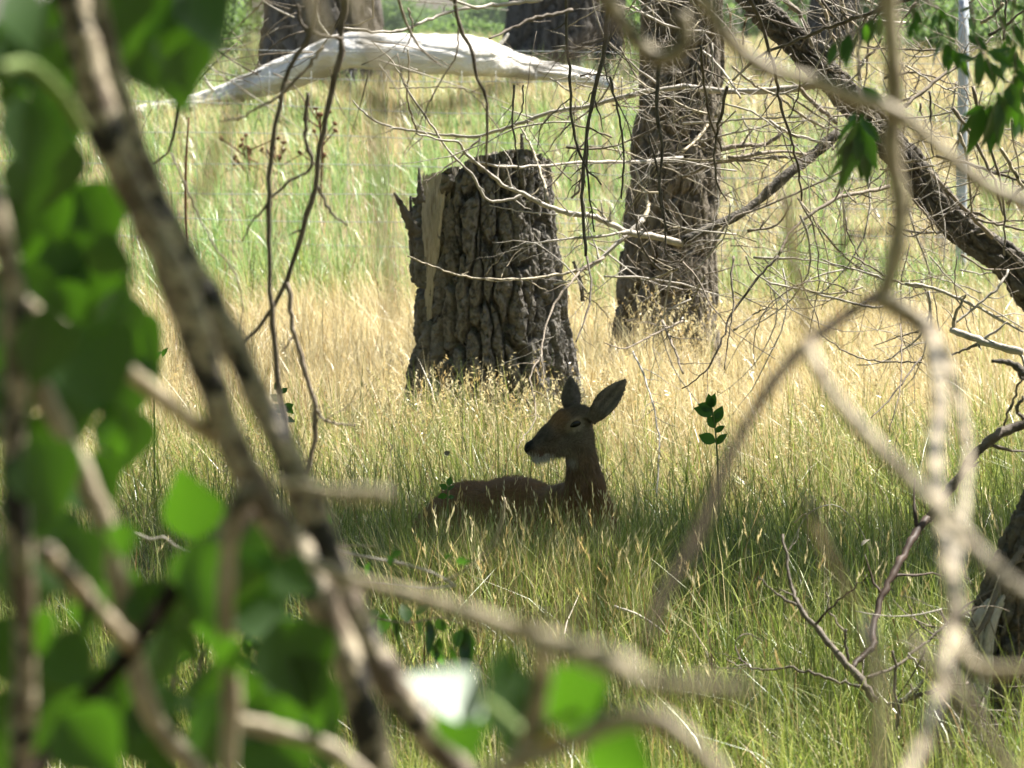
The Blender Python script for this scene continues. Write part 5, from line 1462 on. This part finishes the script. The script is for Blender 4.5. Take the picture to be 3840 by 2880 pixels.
# fallen sticks lying in the grass
for pts, d, w, label, m in (([(1325, 1310), (1370, 1325), (1420, 1355), (1440, 1372)], 14.6, 13, 'short grey fallen stick tilted in the sunlit grass below the deer', 'twig_grey'),
                            ([(1300, 1055 + 330), (1290, 1300)], 14.2, 5, None, None),
                            ([(1715, 1130), (1740, 1110), (1745, 1150), (1742, 1200)], 14.9, 7, 'thin bent pale stick poking up in the dark shade', 'stem_pale'),
                            ([(1090, 1075), (1085, 1130), (1060, 1190), (1020, 1240)], 15.1, 8, 'curved white stick before the deer shoulder', 'stem_pale'),
                            ([(1700, 1195), (1760, 1100), (1800, 1090), (1850, 1130), (1880, 1190)], 15.3, 5, 'thin arching dead stem over the dark shaded grass', 'twig_grey')):
    if label is None: continue
    q = path(fv(pts), d)
    o = stick('fallen_stick', None, q, [w / 2 / FPX * d, w / 3 / FPX * d], M[m], n=16, ns=6)
    tag(o, label, 'stick')
for (x, y, d, label) in ((968, 985, 16.9, 'small pale dead leaf caught in the grass left of the deer'), (1860, 1180, 14.6, 'pale curled dead leaf on a grass stem in the shade'), (2040, 1385, 13.4, 'white dry leaf scrap beside the forked trunk')):
    p = P(x * 1.736, y * 1.736, d)
    o = link('dead_leaf', ME['dead', 1], None, p)
    o.rotation_euler = (1.1, .3, random.random() * 6); o.scale = (.034, .034, .034)
    tag(o, label, 'leaf')

# ------------------------------------------------------------------ foreground: cottonwood sapling on the left, close to the lens
FD_ = 3.0
fl_base = Vector((-.17, FD_ * 1.2, 0))
fl = thing('cottonwood_sapling', 'blurred leafy sapling filling the left foreground with twin stems, leaf dapple painted on', 'sapling', fl_base)
FGS = 1.22                        # all of the near thicket stands this much farther than first measured
def fstem(parent, pts, w, d0, d1=None, mat='stem_dappled', down=None, up=None, w1=None, name='stem', knob=.3):
    d0 = d0 * FGS; d1 = d1 * FGS if d1 else None
    if up is not None: up = (up[0] * FGS, up[1] * FGS, up[2] + .1)
    if down is not None: down = (down[0] * FGS, down[1] * FGS, down[2])
    q = path(fv(pts), d0, d1)
    w1 = w1 or w
    if parent.name.startswith('bare_sapling'): w, w1 = w * .84, w1 * .84
    rad = list(np.linspace(w, w1, len(q)) * 1.736 / 2 / FPX * d0)
    if up is not None:
        q = [Vector(up)] + q; rad = [rad[0]] + rad
    if down is not None:
        q = q + [Vector(down)]; rad = rad + [rad[-1] * 1.1]
    return stick(name, parent, q, rad, M[mat], n=max(16, len(q) * 6), ns=10, knob=knob)
fstem(fl, [(140, -60), (172, 70), (205, 200), (240, 320), (296, 440), (375, 600), (435, 760), (490, 930), (560, 1075), (640, 1195), (705, 1320), (765, 1470), (820, 1680)], 70, 3.0, 2.95, 'stem_dappled', down=(-.14, 2.95, 0), up=(-.42, 3.0, 2.6))
fstem(fl, [(182, -60), (222, 90), (252, 220), (312, 385), (392, 540), (476, 690), (560, 860), (635, 1020), (705, 1180), (780, 1360), (870, 1510), (1010, 1690)], 64, 3.12, 3.0, 'stem_dappled', down=(-.10, 3.0, 0), up=(-.36, 3.1, 2.7))
fstem(fl, [(-20, 440), (30, 620), (35, 800), (25, 960), (40, 1150), (55, 1400), (40, 1690)], 52, 2.6, 2.6, 'stem_dappled', down=(-.30, 2.6, 0), up=(-.40, 2.6, 2.5))
fstem(fl, [(50, 660), (110, 695), (180, 738), (300, 820), (380, 885), (460, 945)], 44, 2.7, 3.0, 'stem_pale', w1=40, name='side_stem')
fstem(fl, [(35, 700), (70, 800), (120, 900), (165, 990), (225, 1130), (265, 1300), (285, 1400), (330, 1550), (420, 1660)], 44, 2.8, 2.8, 'stem_pale', name='side_stem', down=(-.2, 2.8, .9))
fstem(fl, [(545, 1050), (505, 1110), (492, 1220), (488, 1350), (500, 1480), (490, 1690)], 42, 2.7, 2.7, 'stem_pale', name='side_stem', down=(-.2, 2.7, .5))
fstem(fl, [(540, 1110), (470, 1190), (380, 1270), (290, 1400), (190, 1510), (60, 1690)], 36, 2.9, 2.6, 'stem_brown', name='side_stem')
fstem(fl, [(100, 1190), (170, 1270), (230, 1340), (290, 1400)], 40, 2.5, 2.7, 'stem_dappled', name='side_stem')
fstem(fl, [(520, 1560), (620, 1585), (700, 1610), (800, 1690)], 34, 2.6, 2.6, 'stem_pale', name='side_stem')
fstem(fl, [(560, -30), (540, 120), (500, 250), (460, 350), (430, 440)], 20, 2.1, 2.2, 'stem_pale', name='side_stem')
fstem(fl, [(0, 150), (60, 140), (130, 200), (180, 280)], 24, 2.4, 2.5, 'green_stem', name='side_stem')

def fleaf(parent, kind, cx, cy, size, ang, face, d, root=None):
    """a near leaf: centre and length in full-view pixels, tip direction in degrees on the picture"""
    a = math.radians(ang)
    L = size
    d = d * FGS
    b = P((cx - L / 2 * math.cos(a)) * 1.736, (cy + L / 2 * math.sin(a)) * 1.736, d)
    t = P((cx + L / 2 * math.cos(a)) * 1.736, (cy - L / 2 * math.sin(a)) * 1.736, d)
    nv = {'b': BACKLIT, 'g': HALF, 'e': EDGE, 'f': Vector((-.30, -.86, .30)), 's': Vector((-.8, -.6, -.1)), 'u': Vector((-.4, -.6, .5))}[face]
    nv = Vector(nv) + Vector((random.uniform(-.15, .15), random.uniform(-.1, .1), random.uniform(-.15, .15)))
    if face in 'fes': nv = grazed((t - b).normalized(), .16 if face == 'f' else .3)
    return leaf(parent, kind, b, t, nv, size=L * 1.736 / FPX * d, root=root)
FL = [(55, 45, 190, -60, 'g', 2.4), (380, 30, 250, -100, 'f', 2.7), (400, 125, 215, -80, 'f', 2.75), (300, 110, 240, -60, 'e', 2.8), (470, 60, 220, -120, 'f', 2.7), (330, 30, 200, -140, 's', 2.6), (390, 180, 160, -75, 'e', 2.9), (270, 30, 220, -70, 'f', 2.5),
      (35, 220, 120, -30, 'b', 2.4), (160, 260, 130, -70, 'b', 2.6), (60, 300, 200, -85, 'f', 2.5), (55, 400, 150, -88, 'g', 2.5), (110, 180, 220, -100, 'f', 2.6), (20, 500, 180, -80, 'f', 2.5), (10, 120, 200, -50, 'e', 2.4), (130, 80, 230, -95, 'f', 2.7),
      (200, 480, 190, -60, 'f', 2.8), (240, 560, 120, -20, 'b', 2.9), (140, 600, 220, -70, 'f', 2.7), (220, 700, 250, -40, 'f', 2.7), (200, 800, 240, -70, 'f', 2.7), (260, 850, 190, -90, 'e', 2.8), (120, 850, 110, -70, 'g', 2.5), (150, 880, 200, -80, 'f', 2.6), (250, 940, 110, -80, 'u', 2.5), (80, 760, 200, -100, 'f', 2.6),
      (170, 760, 90, -30, 'u', 2.6), (300, 750, 160, -50, 'f', 2.8), (130, 700, 200, -60, 's', 2.6),
      (408, 1085, 168, 100, 'b', 3.3), (100, 1040, 200, -70, 'f', 2.6), (60, 1120, 180, -80, 'e', 2.5), (200, 1060, 170, -60, 'f', 2.7), (260, 1170, 90, -80, 'b', 2.5), (60, 1250, 220, -90, 'f', 2.5), (160, 1230, 200, -60, 'f', 2.6), (230, 1210, 160, -110, 'e', 2.7), (450, 1260, 180, -30, 'f', 2.8),
      (560, 1300, 170, 20, 'f', 2.8), (575, 1340, 130, 10, 'u', 2.6), (640, 1440, 220, -70, 'f', 2.9), (660, 1500, 180, -60, 'b', 2.9), (440, 1580, 90, -80, 'b', 2.6), (365, 1520, 110, 0, 'g', 2.4), (330, 1600, 180, -60, 'f', 2.5), (200, 1610, 200, -50, 'f', 2.5), (120, 1520, 200, -80, 'f', 2.5), (30, 1420, 190, -70, 'f', 2.4),
      (30, 1600, 230, -80, 'f', 2.5), (600, 1620, 190, -40, 'f', 2.6), (90, 1370, 120, -60, 'b', 2.6), (530, 1250, 110, 10, 'b', 2.8), (430, 1630, 160, -100, 'f', 2.5), (250, 1500, 120, -70, 'f', 2.6), (560, 1560, 140, -40, 'f', 2.6), (330, 1320, 150, -50, 'e', 2.8), (250, 1280, 140, -80, 'b', 2.8), (180, 1340, 100, -70, 'b', 2.6),
      (300, 1560, 80, -60, 'b', 2.5), (700, 1540, 130, -60, 'f', 2.8), (640, 1250, 120, -30, 'u', 2.7), (90, 960, 150, -100, 'e', 2.6), (20, 880, 170, -80, 'f', 2.5), (110, 470, 130, -70, 'e', 2.6), (45, 640, 170, -80, 'f', 2.5), (500, 1420, 100, -80, 'u', 2.6), (400, 1400, 90, -40, 'b', 2.8), (340, 1440, 140, -90, 'e', 2.7),
      (150, 1450, 110, -60, 'u', 2.5), (480, 1520, 150, -80, 'e', 2.6), (700, 1630, 120, -70, 'b', 2.8)]
for (xa, xb2, ya, yb, n_) in ((0, 480, -20, 160, 24), (0, 270, 380, 960, 14), (0, 700, 1180, 1659, 20)):
    for k in range(n_):
        FL.append((random.uniform(xa, xb2), random.uniform(ya, yb), random.uniform(110, 230), random.uniform(-140, -40), random.choice('ffeefsffeefbg'), random.uniform(2.5, 3.0)))
for k, a_ in enumerate(FL):
    a_ = list(a_)
    if a_[1] < 300: a_[2] *= .82
    if (not (a_[4] == 'b' and k % 2) and k % 5) or (a_[1] < 330 and a_[0] > 60): a_[5] += .62          # most leaves hang behind the twin stems
    fleaf(fl, 'cotton', *a_)
# the sapling's unseen top, placed above the frame to shade the leaves below
rf = np.random.default_rng(37)
pts_ = clump_points((.15, 3.95, 2.85), (.50, .40, .32), 400, 24, rf, .2, .2)
pts_ = pts_[(pts_[:, 2] - CAM_H) / pts_[:, 1] > .035]
Vq, Fq = leaf_quads(pts_, .07, rf, aspect=.9)
link('crown', mesh_np('crown', Vq - np.array(fl_base), Fq, M['leaf_cotton'], smooth=False), fl)

# sprig of big leaves at the bottom, held on a bent pale stem
fs = thing('cottonwood_sprig', 'blurred sprig with bright green and glaring white leaves at the bottom middle', 'sprig', Vector((.02, 2.3, 0)))
fstem(fs, [(1000, 1720), (1090, 1655), (1200, 1620), (1290, 1575), (1360, 1548), (1430, 1560), (1500, 1610), (1560, 1690)], 44, 2.0, 2.0, 'stem_pale', down=(.1, 2.0, .3), name='stem')
fstem(fs, [(1168, 1385), (1172, 1450), (1160, 1530), (1135, 1610), (1120, 1660)], 36, 2.3, 2.35, 'stem_pale', name='stem', w1=38)
fstem(fs, [(1015, 1508), (1060, 1525), (1100, 1560), (1145, 1605)], 24, 2.4, 2.35, 'green_stem', name='leaf_stalk')
fstem(fs, [(1150, 1605), (1200, 1560), (1260, 1530)], 16, 2.4, 2.4, 'green_stem', name='leaf_stalk')
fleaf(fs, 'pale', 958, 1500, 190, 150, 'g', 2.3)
for a_ in ((1005, 1575, 160, -60, 'b', 2.45), (1105, 1500, 200, 100, 'f', 2.5), (1258, 1530, 215, -55, 'b', 2.4), (1345, 1645, 180, -30, 'b', 2.35), (1130, 1585, 120, 30, 'f', 2.5), (1100, 1440, 120, 60, 'e', 2.5)):
    fleaf(fs, 'cotton', *a_)
fleaf(fs, 'yellow', 1180, 1600, 70, 20, 'b', 2.4)

# long bare side twigs of the sapling crossing below the deer
fstem(fl, [(672, 1215), (760, 1252), (900, 1290), (1040, 1335), (1150, 1375), (1210, 1395), (1290, 1420), (1345, 1442)], 24, 2.9, 1.75, 'stem_pale', w1=40, name='side_stem')
fstem(fl, [(1100, 1358), (1160, 1345), (1260, 1325)], 34, 1.95, 1.8, 'stem_pale', w1=14, name='side_stem')
fstem(fl, [(1345, 1442), (1400, 1474), (1500, 1484), (1605, 1490)], 40, 1.75, 1.7, 'stem_pale', w1=40, name='side_stem')
fstem(fl, [(600, 1040), (720, 1065), (830, 1068)], 20, 2.9, 2.3, 'stem_pale', w1=30, name='side_stem')

# ------------------------------------------------------------------ foreground: bare sapling on the right
fr_base = Vector((.62, 4.0, 0))
fr = thing('bare_sapling', 'blurred bare sapling with pale knotty forking stems on the right side', 'sapling', fr_base)
fstem(fr, [(1915, -60), (1925, 80), (1932, 220), (1925, 330), (1945, 450), (1932, 560), (1905, 640)], 44, 3.3, 3.3, 'stem_pale', up=(.03, 3.3, 2.6))
fstem(fr, [(1895, 640), (1950, 672), (2000, 710), (2035, 770), (2045, 800)], 50, 3.3, 3.3, 'stem_dappled', w1=44)
fstem(fr, [(2005, 710), (2022, 800), (2030, 890), (2018, 980), (2030, 1100), (2050, 1220), (2075, 1340)], 40, 3.1, 2.3, 'stem_dappled', w1=32)
fstem(fr, [(2045, 780), (2075, 880), (2090, 1000), (2075, 1150), (2055, 1330), (2040, 1450), (2000, 1590), (1955, 1690)], 24, 3.0, 2.2, 'stem_dappled', down=(.05, 2.2, .4))
fstem(fr, [(1890, 640), (1800, 700), (1715, 770), (1640, 870), (1575, 990), (1505, 1160), (1430, 1290), (1395, 1400)], 30, 3.4, 2.1, 'stem_brown', w1=22, name='side_stem')
fstem(fr, [(1745, 740), (1785, 830), (1865, 930), (1980, 1050), (2065, 1135), (2150, 1230), (2240, 1300)], 34, 2.6, 2.3, 'stem_dappled', down=(.45, 3.2, .4))
fstem(fr, [(1700, 420), (1715, 560), (1748, 740)], 24, 2.6, 2.9, 'stem_pale', name='side_stem')
fstem(fr, [(1865, 1340), (1888, 1440), (1902, 1540), (1890, 1690)], 34, 2.0, 2.0, 'stem_pale', down=(0, 2.0, .6))
fstem(fr, [(1850, 1310), (1780, 1180), (1740, 1080)], 20, 2.5, 2.4, 'stem_dappled', name='side_stem')
fstem(fr, [(2240, 1445), (2150, 1450), (2110, 1440), (2075, 1400), (2062, 1320)], 30, 2.4, 2.6, 'stem_pale', name='side_stem')
fstem(fr, [(1960, 1380), (2060, 1480), (2140, 1600), (2200, 1690)], 28, 2.2, 2.2, 'stem_dappled', name='side_stem')
fstem(fr, [(1985, 290), (1950, 480), (1820, 520), (1830, 590)], 12, 3.4, 3.6, 'stem_brown', name='side_stem')

fh = thing('hooked_twig', 'pale hooked twig hanging blurred at the top middle over the trunks', 'twig', P(2240, -400, 3.1))
fstem(fh, [(1250, -120), (1300, -20), (1345, 45), (1385, 100), (1425, 128), (1462, 112), (1478, 62), (1470, 30)], 38, 3.1, 3.1, 'stem_pale', w1=34, name='stem', knob=.15)
fstem(fh, [(1345, 45), (1290, 80), (1210, 130), (1130, 165), (1040, 205), (960, 228), (860, 235), (770, 200), (690, 160)], 20, 2.5, 2.3, 'stem_brown', w1=16, name='side_stem')
fstem(fh, [(1130, 165), (1080, 190), (1020, 170)], 16, 2.4, 2.4, 'stem_brown', w1=6, name='side_stem')
fd = thing('drooping_twig', 'pale knotty twig slanting blurred across the upper right tangle', 'twig', P(2550, -400, 2.9))
fstem(fd, [(1450, -120), (1520, 0), (1580, 90), (1640, 140), (1750, 175), (1850, 215), (1920, 235), (2020, 310), (2120, 395), (2240, 450)], 32, 2.9, 2.9, 'stem_pale', w1=30, name='stem')
fv_ = thing('slender_twig', 'very blurred pale twig hanging straight down left of the stump', 'twig', P(1300, -500, 1.9))
fstem(fv_, [(735, -100), (765, 0), (795, 80), (818, 150), (812, 260), (820, 400), (830, 540), (842, 700)], 34, 1.9, 1.9, 'stem_pale', w1=16, name='stem')
fstem(fv_, [(650, -60), (690, 60), (700, 160)], 22, 2.0, 2.0, 'stem_pale', w1=14, name='side_stem')

# ------------------------------------------------------------------ unseen cottonwoods added round and behind the viewpoint to block sky light
src = None
for k, (x, y, sc, rz, lab) in enumerate(((-1.6, -3.2, 1.0, .3, 'unseen cottonwood added close behind the viewpoint to block sky light'), (3.4, -4.5, 1.15, 2.1, 'unseen cottonwood added behind and right of the viewpoint to block sky light'),
                                    (-2.2, 2.2, 1.05, 4.0, 'unseen cottonwood added left of the viewpoint to block sky light'), (-7.0, 8.5, 1.2, 5.2, 'unseen cottonwood added left of the overhanging tree to block sky light'), (7.0, 1.0, 1.1, 1.2, 'unseen cottonwood added right of the viewpoint to block sky light'),
                                    (-9.0, 17.0, 1.25, .9, 'unseen cottonwood added far left of the deer to block sky light'),
                                    (-3.7, 9.6, 1.25, 2.6, 'tall unseen cottonwood added beside the overhanging tree to block sky light'), (5.6, 8.4, .8, 3.6, 'small unseen cottonwood added beside the willow to block sky light'),
                                    (-5.3, 14.6, 1.1, 1.7, 'unseen cottonwood added left of the deer to block sky light'), (-5.6, 20.4, 1.1, 5.9, 'unseen cottonwood added left of the stump to block sky light'),
                                    (4.7, 13.2, .42, .5, 'young unseen cottonwood added right of the forked trunk to block sky light'), (5.0, 16.3, .42, 2.5, 'young unseen cottonwood added right of the shade tree to block sky light'), (5.6, 21.0, .45, 4.5, 'young unseen cottonwood added behind the foot of the leaning tree to block sky light'))):
    if src is None:
        src = thing('cottonwood_tree', lab, 'tree', Vector((0, 0, 0)), 'unseen cottonwoods added to block sky light')
        V, A, S, d = bark_tube([Vector((0, 0, -.15)), Vector((0, 0, .6)), Vector((.1, 0, 2.5)), Vector((.05, .1, 5)), Vector((0, .1, 8))], [.34, .26, .22, .17, .06], 80, 60, .09, .4, .05, seed=120)
        VV, FF = bark_mesh('trunk', V, None)
        kids = [link('trunk', mesh_np('trunk', VV, FF, M['bark_dark']), src)]
        for j_ in range(6):
            a_ = j_ * 1.05
            kids.append(stick('limb', src, [Vector((.05, .05, 3 + j_ * .6)), Vector((math.cos(a_) * 1.3, math.sin(a_) * 1.3, 4.2 + j_ * .6)), Vector((math.cos(a_) * 2.5, math.sin(a_) * 2.5, 5 + j_ * .6))], [.08, .05, .015], M['bark_dark'], ns=7))
        kids.append(crown(src, (0, 0, 5.6), (3.6, 3.6, 3.4), 9000, 80, .20, M['crown'], 121, .18, .35))
        t = src
    else:
        t = src.copy(); COL.objects.link(t); t['label'] = lab
        for c in kids:
            c2 = c.copy(); COL.objects.link(c2); c2.parent = t
    t.location = (x, y, 0); t.rotation_euler = (0, 0, rz); t.scale = (sc, sc, sc)

# ------------------------------------------------------------------ thin summer haze over the whole meadow
hz_v = [(x, y, z) for x in (-440, 440) for y in (-90, 830) for z in (-1.2, 24.0)]
hz_f = [(0, 1, 3, 2), (4, 6, 7, 5), (0, 4, 5, 1), (2, 3, 7, 6), (0, 2, 6, 4), (1, 5, 7, 3)]
hm = bpy.data.materials.new('haze'); hm.use_nodes = True
hn = hm.node_tree.nodes; hn.remove(hn['Principled BSDF'])
pv = hn.new('ShaderNodeVolumePrincipled')
pv.inputs['Color'].default_value = (.82, .90, 1, 1)
pv.inputs['Density'].default_value = .0001
hm.node_tree.links.new(pv.outputs[0], hn['Material Output'].inputs['Volume'])
hz = link('haze', mesh_np('haze', np.array(hz_v, float), np.array(hz_f), hm, smooth=False))
tag(hz, 'thin pale summer haze over the meadow', kind='stuff')
